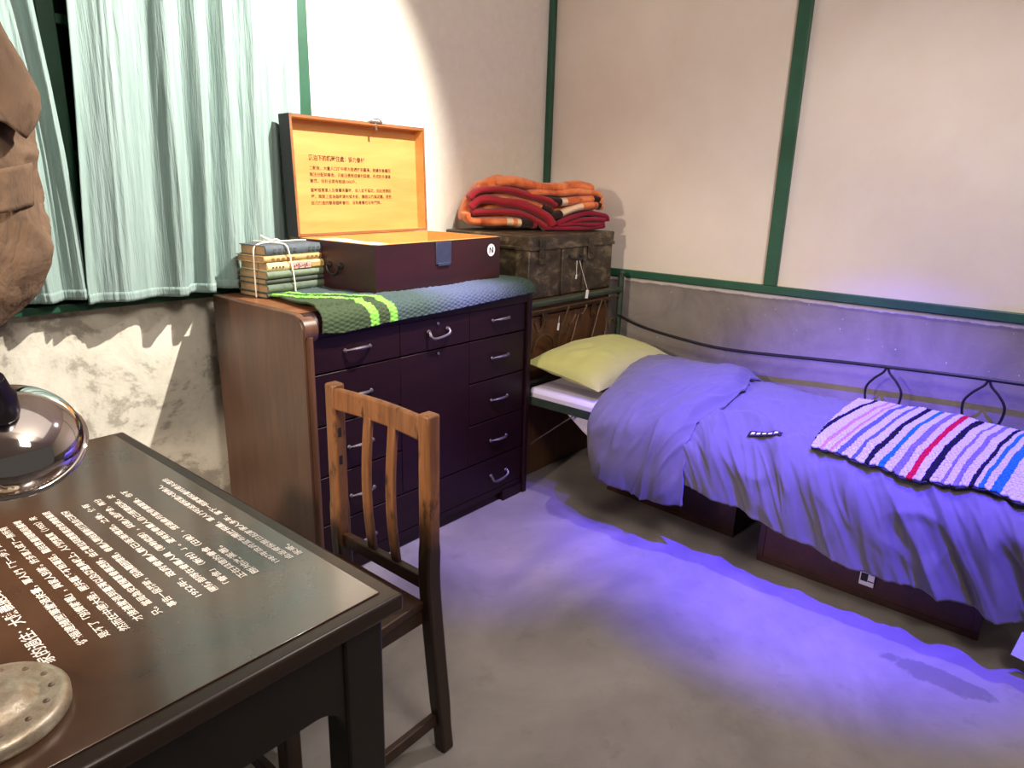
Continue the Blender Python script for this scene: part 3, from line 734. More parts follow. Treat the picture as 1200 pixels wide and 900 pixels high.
pp = thing('paper_sheaf', tuple(Ms @ Vector((.07, .2, .146))), 'cream paper sheaf lying in the open suitcase', 'paper')
for i in range(3):
    def pf_(u, v, i=i):
        p = Ms @ Vector((.02+.095*u+.004*i, .02+.36*v-.004*i, .172+.006*i + .003*v + .006*nz(u*3, v*3, i)))
        return tuple(p)
    obj('sheet', MB().grid(pf_, 20, 12), M_PAPER, pp, solid=.005, smooth=60)
bu = tag(obj('document_box', MB().box((.018, .03, .03), (.118, .39, .162), Ms), M_CASEIN, None, bevel=.004, origin=tuple(Ms @ Vector((.066, .2, .03)))), 'plain wooden box under the paper sheaf in the suitcase', 'box')

# ------------------------------------------------------------------ books
bk = [  # bottom up: thickness, colours cover, dx, dy, rot, label, width, depth
 (.019, (50, 52, 44), 0, 0, 5, 'olive dark-spined book at the very bottom of the tied stack', .272, .165),
 (.029, (84, 96, 80), .004, -.002, 6, 'green cloth book second from the bottom of the tied stack', .275, .165),
 (.021, (62, 66, 58), .002, .004, 5, 'thin dark green book third from the bottom of the tied stack', .272, .16),
 (.026, (106, 118, 98), .003, -.004, 6, 'pale green book just under the picture-spined book', .275, .165),
 (.030, (206, 184, 134), .010, .004, 4, 'cream book with a pink and yellow picture spine', .25, .165),
 (.024, (176, 142, 92), -.002, .004, 6, 'tan book with small spine marks, second from the top', .272, .155),
 (.036, (78, 86, 94), .008, .006, 6, 'slate-blue cloth book on top of the tied stack', .252, .145)]
z = DZ + .0005
for i, (th, colr, ddx, ddy, rot, lab, wd, dp) in enumerate(bk):
    Mb_ = Matrix.Translation((1.312+ddx, 2.235+ddy, z)) @ Matrix.Rotation(math.radians(rot), 4, 'Z')
    r = thing('book', tuple(Mb_ @ Vector((wd/2, dp/2, 0))), lab, 'book', 'old books tied with string on the dresser')
    cm = plain('book_cloth_%s' % ['olive', 'green', 'dark_green', 'pale_green', 'cream', 'tan', 'slate'][i], colr, .7, 0, .2, 40, .2, 200)
    th -= .0008
    cv = MB().box((0, 0, 0), (wd, dp, .003), Mb_).box((0, 0, th-.003), (wd, dp, th), Mb_)
    n = 8   # rounded spine
    prof_ = [(-.006*math.sin(PI*q/n), th*q/n) for q in range(n+1)] + [(.003, th), (.003, 0)]
    cv.prism(prof_, 'x', 0, wd, Mb_)
    obj('cover', cv, cm, r, bevel=.0008)
    pm = plain('aged_pages_%d' % i, (150, 120, 86), .85, 0, .15, 60, .2, 300)
    obj('pages', MB().box((.004, .003, .003), (wd-.004, dp-.004, th-.003), Mb_), pm, r)
    if i == 4:
        pc = MB()
        pc.box((.095, -.0072, .003), (.185, -.0058, th-.003), Mb_, 0)
        pc.box((.188, -.0072, .006), (.250, -.0058, th-.008), Mb_, 1)
        for q in range(9): pc.box((.10+.009*q, -.0078, .004+.003*(q % 3)), (.105+.009*q, -.0071, .012+.003*(q % 4)), Mb_, 2)
        for q in range(4): pc.box((.018+.014*q, -.0072, .010), (.024+.014*q, -.0061, .016), Mb_, 2)
        obj('spine_picture', pc, [plain('spine_pink', (196, 150, 140), .7), plain('spine_ochre', (178, 140, 84), .7), plain('spine_plum', (92, 40, 48), .7)], r)
    if i in (5, 6):
        pc = MB()
        mm_ = plain('spine_brown_%d' % i, (120, 82, 44) if i == 5 else (66, 70, 72), .7)
        for q in range(5): pc.box((.03+.022*q, -.0068, th*.3), (.042+.022*q, -.0058, th*.65), Mb_)
        obj('spine_title', pc, mm_, r); pc = MB()
        for q in range(4): pc.box((.185+.020*q, -.0068, th*.3), (.196+.020*q, -.0058, th*.65), Mb_)
        obj('spine_author', pc, mm_, r)
    z += th + .0008
ZB = z
sg = MB()
def P(x, y, zz): return Matrix.Translation((1.312, 2.235, 0)) @ Matrix.Rotation(math.radians(5.5), 4, 'Z') @ Vector((x, y, zz))
lo_ = DZ + .002
sg.tube(catmull([P(.118, -.010, lo_), P(.112, -.013, lo_+.06), P(.106, -.011, lo_+.11), P(.098, -.008, ZB-.02), P(.09, .0, ZB+.001), P(.085, .05, ZB+.004), P(.08, .10, ZB+.004), P(.08, .17, ZB+.003)], 6), .0026, 8)
sg.tube(catmull([P(.270, .09, ZB-.02), P(.258, .09, ZB+.002), P(.18, .09, ZB+.004), P(.085, .07, ZB+.005), P(.03, .06, ZB+.003), P(.003, .06, ZB-.012), P(-.003, .055, ZB-.05), P(-.008, .05, lo_+.08), P(-.008, .05, lo_)], 6), .0026, 8)
sg.tube(catmull([P(.085, .07, ZB+.008), P(.075, .075, ZB+.016), P(.06, .08, ZB+.022), P(.05, .08, ZB+.030)], 5), .0034, 8)
sg.tube(catmull([P(.085, .07, ZB+.008), P(.10, .065, ZB+.014), P(.112, .06, ZB+.010)], 5), .0034, 8)
tag(obj('string', sg, M_TWINE, None, origin=tuple(P(.14, .1, DZ))), 'white cotton string tied around the stack of old books', 'string')

# ------------------------------------------------------------------ chest, tin trunk, blankets behind the headboard
cx0, cx1, cy0, cy1 = 2.47, 3.165, 1.985, 2.50
cs = thing('wooden_chest', (2.82, 2.25, 0), 'brown wooden chest standing behind the headboard under the tin trunk', 'chest')
obj('body', MB().box((cx0, cy0, 0), (cx1, cy1, .80)), M_CHEST, cs, bevel=.005)
obj('lid', MB().box((cx0-.004, cy0-.006, .805), (cx1+.004, cy1, .885)), M_CHEST, cs, bevel=.006)
for x in (2.60, 3.02): obj('hasp', MB().box((x-.02, cy0-.010, .75), (x+.02, cy0-.006, .84)).tube([(x-.012, cy0-.012, .77), (x, cy0-.02, .76), (x+.012, cy0-.012, .77)], .003, 8), M_BRASSY, cs, bevel=.001)
tt = thing('tin_trunk', (2.81, 2.24, .887), 'battered dark tin trunk under the folded orange blanket', 'trunk')
TZ0, TZ1 = .887, 1.178
obj('body', MB().box((cx0, 1.975, TZ0), (cx1, 2.505, TZ1-.055)), M_TIN, tt, bevel=.006)
obj('lid', MB().box((cx0-.004, 1.970, TZ1-.058), (cx1+.004, 2.509, TZ1)), M_TIN, tt, bevel=.006)
obj('rim_band', MB().box((cx0-.008, 1.966, TZ1-.066), (cx1+.008, 2.512, TZ1-.050)), M_TIN, tt, bevel=.003)
for x in (2.555, 2.95): obj('latch', MB().box((x-.022, 1.962, TZ1-.13), (x+.022, 1.972, TZ1-.02)).box((x-.014, 1.956, TZ1-.10), (x+.014, 1.966, TZ1-.07)), M_TIN, tt, bevel=.002)
for x in (2.72, 2.90): obj('strap_ridge', MB().box((x-.010, 1.964, TZ0+.004), (x+.010, 1.974, TZ1-.07)), M_TIN, tt, bevel=.003)
obj('handle', MB().tube(catmull([(2.775, 1.972, 1.075), (2.775, 1.952, 1.062), (2.82, 1.946, 1.055), (2.865, 1.952, 1.062), (2.865, 1.972, 1.075)], 6), .006, 8), M_IRON, tt)

def hang_tag(p, q, w, h, label, name='hang_tag'):
    r = thing(name, q, label, 'tag', None)
    obj('cord', MB().tube(catmull([p, ((p[0]+q[0])/2-.004, (p[1]+q[1])/2-.002, (p[2]+q[2])/2), q], 5), .0012, 6), M_TWINE, r)
    Mt = Matrix.Translation(q) @ Matrix.Rotation(.18, 4, 'Y')
    obj('card', MB().box((-w/2, -.001, -h), (w/2, .001, 0), Mt), M_TAGWHITE, r, bevel=.0004)
    return r
hang_tag((2.82, 1.944, 1.055), (2.868, 1.918, .905), .022, .042, 'white card tag hanging from the tin trunk over the bed rail')
hang_tag((2.655, 1.928, .80), (2.655, 1.930, .765), .014, .035, 'small white card tag hanging among the headboard scrolls')
hang_tag((2.80, 1.944, 1.055), (2.797, 1.940, .985), .010, .022, 'tiny pale tag hanging from the tin trunk handle')

def cr(pts): return [((x-175)*.76/690, 1.182 + (425-y)*.262/295) for (x, y) in pts]
MBL = Matrix.Translation((2.49, 2.42, 0)) @ Matrix.Rotation(math.radians(-34), 4, 'Z')
def spow(v, e): return math.copysign(abs(v)**e, v)
def blob(x0, x1, y0, y1, z0, ztop, seed, e=.42, amp=.010, nu=110, nv=60):
    """rounded soft slab with its own top line ztop(x) and cloth wrinkles"""
    def fn(u, v):
        a, b = 2*PI*u, PI*(v-.5)
        cx = spow(math.cos(a), e)*spow(math.cos(b), .5); cy = spow(math.sin(a), e)*spow(math.cos(b), .5); cz = spow(math.sin(b), .7)
        x = (x0+x1)/2 + (x1-x0)/2*cx; yb = y0 + (y1-y0)*interp(x, [(0, .45), (.12, .58), (.45, 1), (.8, 1)]); y = (y0+yb)/2 + (yb-y0)/2*cy
        zt_ = ztop(x); z = z0 + (zt_-z0)*(cz+1)/2
        w = nz(x*6, y*6+z*4, seed) + .6*nz(x*14, y*9+z*14, seed+2) + .8*(1-min(1, abs(nz(x*7+y*4, z*9-y*5, seed+5))*3.5)) - .4
        return tuple(MBL @ Vector((x + .3*amp*w*cx, y + amp*w*cy, z + amp*w*max(0, cz))))
    return MB().grid(fn, nu, nv, closed_u=True)
def roll(pts, r, y=0.0, seed=0, flat=.8, depth=.05, mfn=None):
    """a rounded fold of cloth running across the front of the pile"""
    P_ = catmull([(p[0], y, p[1]) for p in cr(pts)], 10); n = len(P_); seg = 20; vs_ = []; fs = []; mi = []
    for i, p in enumerate(P_):
        t_ = P_[min(i+1, n-1)] - P_[max(i-1, 0)]; nr = Vector((-t_.z, 0, t_.x)).normalized(); f_ = i/(n-1)
        rr_ = r*min(1, (1-(2*f_-1)**2)**.5*2.2 + .25)*(1 + .22*nz(p.x*9, seed, p.z*4))
        for k_ in range(seg):
            a = 2*PI*k_/seg
            q = p + nr*(rr_*math.cos(a)) + Vector((0, 1, 0))*(depth*math.sin(a)*(rr_/r)) 
            q.y += .014*nz(q.x*7, seed+2, q.z*8); q.z += .006*nz(q.x*11, q.y*8, seed+4)
            vs_.append(tuple(MBL @ q))
    for i in range(n-1):
        for k_ in range(seg):
            l_ = (k_+1) % seg; fs.append((i*seg+k_, i*seg+l_, (i+1)*seg+l_, (i+1)*seg+k_)); mi.append(mfn(i/(n-1)) if mfn else 0)
    fs += [tuple(range(seg)), tuple((n-1)*seg+k_ for k_ in range(seg))]; mi += [mi[0], mi[-1]]
    mb = MB(); mb.v = vs_; mb.f = fs; mb.m = mi; return mb
M_CREAMPL = cloth('cream_plush', (222, 190, 156), .95, .08, 300, .3); M_DARKPL = cloth('dark_brown_plush', (44, 22, 18), .95, .1, 300, .3)
BMATS = [M_ORANGE, M_RED, M_CREAMPL, M_DARKPL]
fb = thing('folded_blanket', tuple(MBL @ Vector((.37, .15, 1.178))), 'plush orange blanket with red lining folded on the tin trunk', 'blanket')
top_ = lambda x: interp(x, [(p[0], p[1]) for p in cr([(175, 300), (195, 235), (260, 165), (350, 135), (450, 152), (560, 182), (640, 180), (720, 160), (780, 172), (830, 235), (850, 300)])])
obj('body', blob(.0, .715, .008, .30, 1.184, top_, 3.0), M_ORANGE, fb, smooth=85)
for (pts, r, y, sd, mf) in (
   ([(470, 228), (560, 222), (680, 214), (780, 214), (826, 240)], .019, .004, 1, lambda f: 0),
   ([(330, 172), (440, 168), (560, 196), (700, 180), (790, 190)], .024, .016, 2, lambda f: 0),
   ([(202, 262), (240, 222), (340, 210), (470, 236), (560, 262), (606, 292)], .017, .0, 3, lambda f: 1),
   ([(300, 250), (420, 262), (520, 290), (590, 330)], .016, .022, 4, lambda f: 3 if f > .7 else 0),
   ([(206, 312), (250, 268), (360, 276), (470, 300), (560, 350), (590, 402)], .025, -.010, 5, lambda f: 1),
   ([(210, 338), (330, 326), (430, 336), (510, 372), (560, 412)], .017, -.006, 6, lambda f: 1),
   ([(192, 330), (205, 372), (290, 384), (380, 382), (470, 388), (520, 398)], .022, .002, 7, lambda f: 0 if f < .58 else 2 if f < .64 else 0 if f < .67 else 2 if f < .72 else 3 if f < .88 else 1),
   ([(560, 262), (620, 268), (680, 262), (790, 250), (826, 270)], .020, .004, 8, lambda f: 3 if f < .26 else 2 if f < .40 else 0 if f < .72 else 3 if f < .85 else 0),
   ([(585, 352), (640, 330), (720, 296), (800, 286), (830, 292)], .021, .0, 9, lambda f: 3 if f < .22 else 2 if f < .52 else 0 if f < .74 else 3 if f < .84 else 0)):
    obj('fold', roll(pts, r, y, sd, mfn=mf), BMATS, fb, smooth=85)
cb = thing('folded_blanket', tuple(MBL @ Vector((.62, .12, 1.178))), 'thin crimson blanket folded at the right end of the blanket pile', 'blanket')
obj('body', blob(.47, .752, .02, .26, 1.183, lambda x: interp(x, [(p[0], p[1]) for p in cr([(580, 400), (680, 345), (760, 322), (850, 335)])]), 9.0), M_CRIMSON, cb, smooth=85)
for (pts, r, y, sd) in (([(600, 402), (680, 356), (760, 330), (850, 345), (862, 375)], .015, -.002, 11), ([(630, 408), (720, 372), (800, 366), (850, 362)], .013, -.008, 12), ([(545, 416), (640, 410), (760, 412), (850, 396)], .014, -.008, 13), ([(610, 395), (700, 388), (800, 390), (845, 385)], .012, -.004, 14)):
    obj('fold', roll(pts, r, y, sd, depth=.04), M_CRIMSON, cb, smooth=85)

# ------------------------------------------------------------------ bed
BX0, BX1, BYH, BYF = 2.40, 3.225, 1.945, -.12
bd = thing('bed', (2.8, .9, 0), 'dark green iron bed frame with scrolled headboard', 'bed')
for (x, y, h) in ((BX1, BYH, .955), (BX0+.015, BYH, .90), (BX1, BYF, .75), (BX0+.015, BYF, .70)):
    obj('post', MB().tube([(x, y, 0), (x, y, h)], .016, 14).lathe([(.016, 0), (.018, .004), (.012, .012), (0, .015)], Matrix.Translation((x, y, h)), 14), M_BEDGREEN, bd)
obj('headboard_rail', MB().tube([(BX0-.0, BYH, .872), (BX1, BYH, .872)], .0165, 14), M_BEDGREEN, bd)
obj('headboard_rail', MB().tube([(BX0+.015, BYH, .838), (BX1, BYH, .838)], .005, 8), M_BRASSY, bd)
obj('headboard_rail', MB().tube([(BX0+.015, BYH, .50), (BX1, BYH, .50)], .010, 10), M_BEDGREEN, bd)
obj('footboard_rail', MB().tube([(BX0+.015, BYF, .70), (BX1, BYF, .70)], .014, 12), M_BEDGREEN, bd)
def scroll(pts): return MB().tube(catmull([(x, BYH-.006, zz) for x, zz in pts], 8), .005, 8)
for s_ in ([(2.475, .655), (2.50, .70), (2.56, .72), (2.62, .69), (2.64, .62)], [(2.475, .79), (2.50, .745), (2.53, .75), (2.545, .79), (2.53, .83)],
           [(2.66, .52), (2.665, .62), (2.68, .72), (2.72, .79), (2.745, .835)], [(2.75, .745), (2.78, .755), (2.805, .785), (2.80, .81)],
           [(2.83, .785), (2.80, .70), (2.76, .60), (2.76, .52)], [(2.86, .78), (2.885, .80), (2.90, .825)],
           [(2.93, .55), (2.96, .64), (2.99, .72), (3.02, .80), (3.04, .835)], [(3.06, .83), (3.09, .76), (3.09, .66), (3.06, .58), (3.05, .51)], [(3.19, .68), (3.15, .72), (3.12, .70), (3.13, .65)]):
    obj('scroll', scroll(s_), M_BRASSY, bd)
obj('side_rail', MB().box((BX0-.003, BYF, .425), (BX0+.003, BYH, .462)).box((BX0+.003, BYF, .425), (BX0+.035, BYH, .431)), M_BEDGREEN, bd)
obj('side_rail', MB().box((BX1-.003, BYF, .425), (BX1+.003, BYH, .462)).box((BX1-.035, BYF, .425), (BX1-.003, BYH, .431)), M_BEDGREEN, bd)
obj('brace', MB().bar((BX0+.02, 1.90, .215), (BX0+.02, 1.64, .43), .018, .004), M_STEEL, bd)
sls = MB()
for i in range(14): sls.box((BX0+.003, lerp(1.85, -.05, i/13)-.03, .431), (BX1-.003, lerp(1.85, -.05, i/13)+.03, .436))
obj('bed_base', sls, M_IRON, bd)
rl = catmull([(BX1-.01, BYH, .735), (3.205, 1.80, .695), (3.205, 1.55, .664), (3.205, 1.28, .653), (3.205, .75, .688), (3.205, .3, .712), (3.205, BYF, .722)], 10)
obj('back_railing', MB().tube(rl, .0075, 10), M_IRON, bd)
for ya in (.603, .243, 1.0):
    for sg_ in (1, -1):
        if ya == 1.0: continue
        za = interp(ya, [(.24, .713), (.6, .697)])
        obj('railing_loop', MB().tube(catmull([(3.205, ya+.003*sg_, za), (3.205, ya+.012*sg_, za-.025), (3.205, ya+.045*sg_, za-.06), (3.205, ya+.068*sg_, za-.10), (3.205, ya+.066*sg_, za-.15), (3.205, ya+.05*sg_, za-.20), (3.205, ya+.035*sg_, .45)], 8), .005, 8), M_IRON, bd)

# mattress
mt = thing('mattress', (2.8, .9, .437), 'thin mattress in a striped white sheet on the iron bed', 'mattress')
def rbox(lo, hi, r, n=6):
    """box with rounded vertical outline"""
    (a, b, c), (d_, e_, f_) = lo, hi; poly = []
    for (cx, cy, a0) in ((d_-r, e_-r, 0), (a+r, e_-r, PI/2), (a+r, b+r, PI), (d_-r, b+r, 3*PI/2)):
        for i in range(n+1): an = a0 + PI/2*i/n; poly.append((cx + r*math.cos(an), cy + r*math.sin(an)))
    return poly
obj('pad', MB().prism(rbox((BX0+.006, BYF+.02, 0), (BX1-.01, BYH-.03, 0), .04), 'z', .437, .497), M_SHEET, mt, bevel=.018)
def drop(u, v):
    y = lerp(1.72, 1.42, u); return (BX0+.05+.01*nz(u*4, v*3), y, .43 - v*(.02 + .11*math.sin(PI*min(1, u*1.2)*.5)))
obj('sheet_drop', MB().grid(drop, 16, 8), M_SHEET, mt, solid=.002, smooth=80)

# pillow
pw = []
def pillow_fn(u, v, top):
    a, b = 2*u-1, 2*v-1
    e = max(0.0, (1-abs(a)**2.6))**.55 * max(0.0, (1-abs(b)**2.6))**.55
    pin = 1 - .07*(1-abs(a)**2)*abs(b)**3*0 
    x = 2.80 + .375*a*(1-.05*(1-b*b)*abs(a)**4); y = 1.742 + .205*b*(1-.10*(1-a*a)*b**4)
    base = .552 + .055*(b+1)*.5 + .03*(abs(a)**4)*0
    h = (.098 if top else -.052)*e
    wr = .010*nz(a*3+b, b*4, 1)*e + .012*math.exp(-((a+b*.6+.55)/.10)**2)*e*(1 if not top else .4)
    return (x, y, base + h + wr)
pm_ = MB().grid(lambda u, v: pillow_fn(u, v, True), 70, 46).grid(lambda u, v: pillow_fn(u, v, False), 70, 46, flip=True)
tag(obj('pillow', pm_, M_PILLOW, None, smooth=85, origin=(2.8, 1.74, .5)), 'yellow-green pillow against the scrolled headboard', 'pillow')

# duvet: cross-section profile from the wall over the mattress and down the front
dv = thing('duvet', (2.75, .8, .5), 'rumpled grey duvet with its head end folded back over the bed', 'duvet')
hem_main = [(-.12, .185), (-.04, .187), (.183, .190), (.434, .193), (.731, .255), (.894, .275), (1.05, .300), (1.08, .31), (1.3, .33)]
hem_fold = [(1.03, .215), (1.063, .222), (1.212, .206), (1.374, .224), (1.47, .25), (1.52, .30), (1.56, .42)]
def prof_fn(t_, top, hem, bulge, crown):
    """t 0..1 from wall side to front hem -> x, z and outward normal"""
    pts = [(3.20, .512), (3.15, top-.01), (3.0, top+crown*.7), (2.75, top+crown), (2.55, top+crown*.55), (2.43, top-.005), (2.375-bulge*.4, top-.045), (2.352-bulge, top-.10), (2.345-bulge, lerp(top-.1, hem, .5)), (2.352-bulge*.7, hem)]
    return pts
def build_sheet(ya, yb, hem, top, crown, bulge, nu, nv, fold, seed, headcurl):
    pcache = {}
    rowsP = []
    for i in range(nu):
        u = i/(nu-1); 
        yref = lerp(ya(1.0), yb(1.0), u)
        h = interp(yref, hem)
        pts = prof_fn(0, top, h, bulge, crown)
        cm_ = catmull([(p[0], 0, p[1]) for p in pts], 14)
        # arc-length resample
        d_ = [0.0]
        for a_, b_ in zip(cm_, cm_[1:]): d_.append(d_[-1] + (b_-a_).length)
        L = d_[-1]; row = []; q = 0
        for j in range(nv):
            s_ = L*j/(nv-1)
            while q < len(d_)-2 and d_[q+1] < s_: q += 1
            f_ = (s_-d_[q])/max(1e-9, d_[q+1]-d_[q]); p = cm_[q].lerp(cm_[q+1], f_); tn = (cm_[q+1]-cm_[q]).normalized()
            row.append((p, Vector((tn.z, 0, -tn.x))))
        rowsP.append(row)
    mb = MB(); vs_ = []
    for i in range(nu):
        u = i/(nu-1)
        for j in range(nv):
            t_ = j/(nv-1); p, nn = rowsP[i][j]
            y = lerp(ya(t_), yb(t_), u)
            hang = sstep(.60, .85, t_)
            dsp = fold(u, t_, y, p, hang)
            if headcurl:
                s_ = u/.16
                if s_ < 1: dsp -= .075*(1-math.sqrt(max(0, 1-(1-s_)**2)))*(1-.45*hang)
            nrm = nn if nn.z > -.2 else nn
            q = p - nrm*0 + Vector((nn.x, 0, nn.z))*dsp*(1 if (nn.z > 0 or nn.x < 0) else -1)
            vs_.append((q.x, y + .012*nz(p.x*5, p.z*6+y*3, seed)*1.0, q.z))
    fs = [(i*nv+j, (i+1)*nv+j, (i+1)*nv+j+1, i*nv+j+1) for i in range(nu-1) for j in range(nv-1)]
    return mb.add(vs_, fs)
def ridge(x): return 1 - abs(2*(x - math.floor(x)) - 1)
def fold_main(u, t_, y, p, hang):
    # creases fan from the middle of the bed top down-left towards the hem
    w = (3.2 - p.x) + (.60 - p.z)*.9
    q = y*1.0 + w*.55
    a = nz(q*7.0, w*1.6, 1.0); b = nz(q*15, w*3, 4.0); c_ = nz(q*3, w*1.2, 9)
    rid = (1 - min(1, abs(a)*3.2))
    d_ = .012*c_ + .012*b*(.3+.7*hang) + .026*rid*(.25 + .75*sstep(.45, .8, t_)) + .018*a*hang
    e_ = nz(q*26, w*4, 33); d_ += .007*(1-min(1, abs(e_)*3.5))*(.35+.65*hang)
    d_ += .010*math.sin(y*38 + w*16 + 3*nz(y*2, w*2, 2))*hang*sstep(.95, .2, y)*.9
    d_ += .008*(1-min(1, abs(nz(y*5+w*2, w*5-y*1.5, 12))*4))
    return d_
def fold_head(u, t_, y, p, hang):
    w = (3.2 - p.x) + (.60 - p.z)*.9
    q = y - w*.35
    a = nz(q*6, w*2.0, 21); b = nz(q*13, w*4, 24); c_ = nz(y*2.5, w*2, 29)
    d_ = .030 + .014*c_ + .010*a + .005*b + .018*(1-min(1, abs(a)*4))*(.4+.6*hang) + .008*(1-min(1, abs(nz(q*19, w*5, 41))*3.5))
    # the free edge rolls down where the fold ends
    d_ -= .030*sstep(.90, 1.0, u)*(1-.4*hang)
    d_ += .020*math.exp(-((u-.82)/.09)**2)*(.5+.5*hang)
    return d_
main = build_sheet(lambda t_: 1.28, lambda t_: BYF+.0, hem_main, .535, .040, .010, 300, 170, fold_main, 3, False)
obj('cover', main, M_DUVET, dv, solid=.010, smooth=85)
hd = build_sheet(lambda t_: interp(t_, [(0, 1.70), (.3, 1.655), (.55, 1.56), (.68, 1.525), (1, 1.50)]), lambda t_: interp(t_, [(0, 1.12), (.2, 1.10), (.4, 1.03), (.55, 1.03), (.7, 1.07), (1, 1.055)]), hem_fold, .548, .045, .022, 150, 170, fold_head, 5, True)
obj('folded_back_section', hd, M_DUVET, dv, solid=.012, smooth=85)
from mathutils.bvhtree import BVHTree
BV = [BVHTree.FromPolygons([Vector(p) for p in q.v], q.f) for q in (main, hd)]
def top_z(x, y):
    zz = -1
    for b_ in BV:
        h_ = b_.ray_cast(Vector((x, y, 2)), Vector((0, 0, -1)))
        if h_[0] is not None: zz = max(zz, h_[0].z)
    return zz
def lab_xy(u, v): return lerp(2.436, 2.410, v) - .006*u, lerp(.872, .752, u)
LZ = {(u, v): top_z(*lab_xy(u, v)) for u in (0, 1) for v in (0, 1)}
def lab_plane(u, v): return lerp(lerp(LZ[0, 0], LZ[0, 1], v), lerp(LZ[1, 0], LZ[1, 1], v), u)
LUP = max(top_z(*lab_xy(a_/12, b_/3)) - lab_plane(a_/12, b_/3) for a_ in range(13) for b_ in range(4))
def lab_fn(u, v, lift=.0032):
    x, y = lab_xy(u, v); p = lab_plane(u, v) + LUP*.5 + .5*max(0, top_z(x, y) - lab_plane(u, v))
    return (x, y, max(p, top_z(x, y)) + lift)
lo2 = obj('sewn_label', MB().grid(lab_fn, 14, 4), M_BLACK, dv, solid=.002, smooth=80); lo2['label'] = 'black sewn label'
lt = MB()
for i in range(5):
    f_ = .08 + .175*i
    lt.grid(lambda u, v, f_=f_: lab_fn(f_ + .115*u, .30 + .42*v, .0042), 4, 3)
obj('label_marks', lt, M_TAGWHITE, lo2)

# striped crocheted throw lying on the duvet
TXB, TXF = 3.02, 2.385
NTU, NTV = 46, 30
TZG = [[0]*NTV for _ in range(NTU)]
def throw_xy(u, v):
    return lerp(TXB, TXF, v), lerp(lerp(.655, .635, v), -.115, u)
for a_ in range(NTU):
    for b_ in range(NTV):
        x_, y_ = throw_xy(a_/(NTU-1), b_/(NTV-1)); TZG[a_][b_] = top_z(x_, max(y_, BYF+.005))
for _ in range(3):
    TZG = [[max(TZG[a_][b_], sum(TZG[min(max(a_+p_, 0), NTU-1)][min(max(b_+q_, 0), NTV-1)] for p_ in (-1, 0, 1) for q_ in (-1, 0, 1))/9) for b_ in range(NTV)] for a_ in range(NTU)]
def throw_fn(u, v):
    x, yy = throw_xy(u, v)
    a_, b_ = u*(NTU-1), v*(NTV-1); i_, j_ = min(int(a_), NTU-2), min(int(b_), NTV-2); fa, fb = a_-i_, b_-j_
    zz = lerp(lerp(TZG[i_][j_], TZG[i_+1][j_], fa), lerp(TZG[i_][j_+1], TZG[i_+1][j_+1], fa), fb)
    h = crochet(v, u, 44, 60)
    sc_ = .006*math.sin(u*50*PI)*(v > .96)
    return (x - sc_ + .006*nz(u*8, v*3, 3), yy + .008*nz(v*6, u*4, 8), zz + .013 + h*1.3 + .004*nz(u*5, v*4, 6))
th_ = thing('crochet_throw', (2.75, .3, .6), 'striped crocheted throw with a red stripe lying across the duvet', 'throw')
obj('blanket_panel', MB().grid(throw_fn, 320, 180), M_THROW, th_, solid=.008, smooth=60)
ring_ = [(throw_fn(i/40, 1.0)) for i in range(41)]
obj('border_stitch', MB().tube([(p[0]-.003, p[1], p[2]-.002) for p in ring_], .0045, 8), M_BLACK, th_)
obj('border_stitch', MB().tube([(lambda p: (p[0]+.002, p[1], p[2]+.002))(throw_fn(i/40, .06)) for i in range(41)], .0032, 8), M_BLACK, th_)

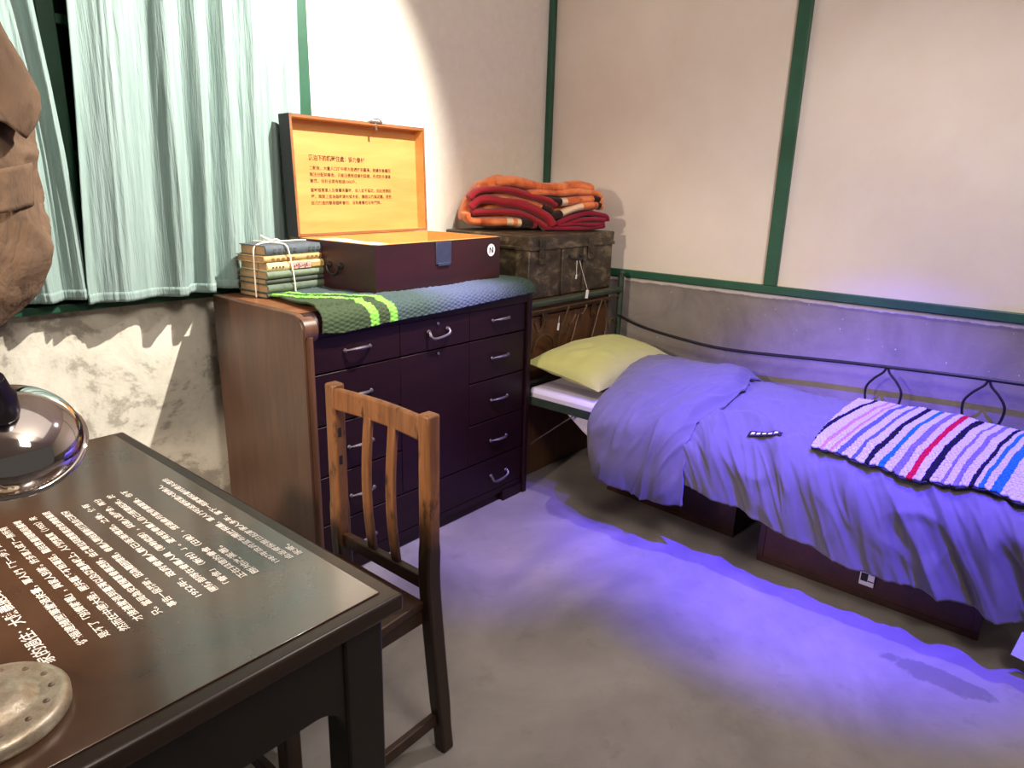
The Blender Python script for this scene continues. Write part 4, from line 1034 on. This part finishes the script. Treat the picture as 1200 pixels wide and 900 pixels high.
# trunks under the bed
def trunk(p, q, depth, h, label):
    """front bottom edge from p to q"""
    p, q = Vector((p[0], p[1], 0)), Vector((q[0], q[1], 0)); d_ = (q-p); L = d_.length; d_.normalize()
    n_ = Vector((-d_.y, d_.x, 0))
    if n_.x < 0: n_ = -n_
    Mt = Matrix(((d_.x, n_.x, 0, p.x), (d_.y, n_.y, 0, p.y), (0, 0, 1, 0), (0, 0, 0, 1)))
    r = thing('footlocker', tuple(Mt @ Vector((L/2, depth/2, 0))), label, 'trunk', 'wooden trunks under the bed')
    obj('body', MB().box((0, 0, 0), (L, depth, h-.05), Mt), M_REDTRUNK, r, bevel=.004)
    obj('lid', MB().box((-.004, -.005, h-.047), (L+.004, depth+.004, h), Mt), M_REDTRUNK, r, bevel=.005)
    obj('batten', MB().box((-.003, -.004, 0), (L+.003, .0, .022), Mt).box((L-.02, -.004, .022), (L+.003, 0, h-.05), Mt).box((-.003, -.004, .022), (.02, 0, h-.05), Mt), M_TRUNKEDGE, r, bevel=.001)
    obj('latch', MB().box((L*.5-.018, -.010, h-.075), (L*.5+.018, -.004, h-.02), Mt), M_BRASSY, r, bevel=.001)
    return Mt, L
trunk((2.662, 1.60), (2.615, .953), .42, .24, 'red-brown wooden trunk under the head end of the bed')
MtB, LB = trunk((2.509, .806), (2.499, .067), .45, .235, 'red-brown wooden trunk with a paper tag under the middle of the bed')
tg = thing('luggage_tag', tuple(MtB @ Vector((.40, -.012, .13))), 'white paper luggage tag on the trunk under the bed', 'tag')
obj('card', MB().box((0.370, -0.0145, 0.060), (0.418, -0.0130, 0.127), MtB), M_TAGWHITE, tg, bevel=.0005)
mk = MB().box((0.374, -0.0152, 0.076), (0.397, -0.0146, 0.107), MtB).box((0.398, -0.0152, 0.078), (0.417, -0.0146, 0.082), MtB).box((0.372, -0.0152, 0.111), (0.404, -0.0146, 0.116), MtB)
obj('print_marks', mk, M_BLACK, tg)
obj('cord', MB().tube(catmull([MtB @ Vector((.395, -.013, .127)), MtB @ Vector((.375, -.012, .15)), MtB @ Vector((.395, -.009, .19)), MtB @ Vector((.42, -.012, .17)), MtB @ Vector((.425, -.013, .14))], 6), .002, 6), M_BLACK, tg)
ft = thing('floor_tag', (2.35, -.055, 0), 'white card tag on the bed leg near the floor', 'tag')
obj('card', MB().box((-.002, -.07, .0), (.002, .06, .085), Matrix.Translation((2.352, -.085, .068)) @ Matrix.Rotation(.15, 4, 'X')), M_TAGWHITE, ft, bevel=.0005)
obj('cord', MB().tube(catmull([(2.352, -.085, .15), (2.375, -.10, .20), (2.41, BYF, .22)], 5), .0015, 6), M_TWINE, ft)
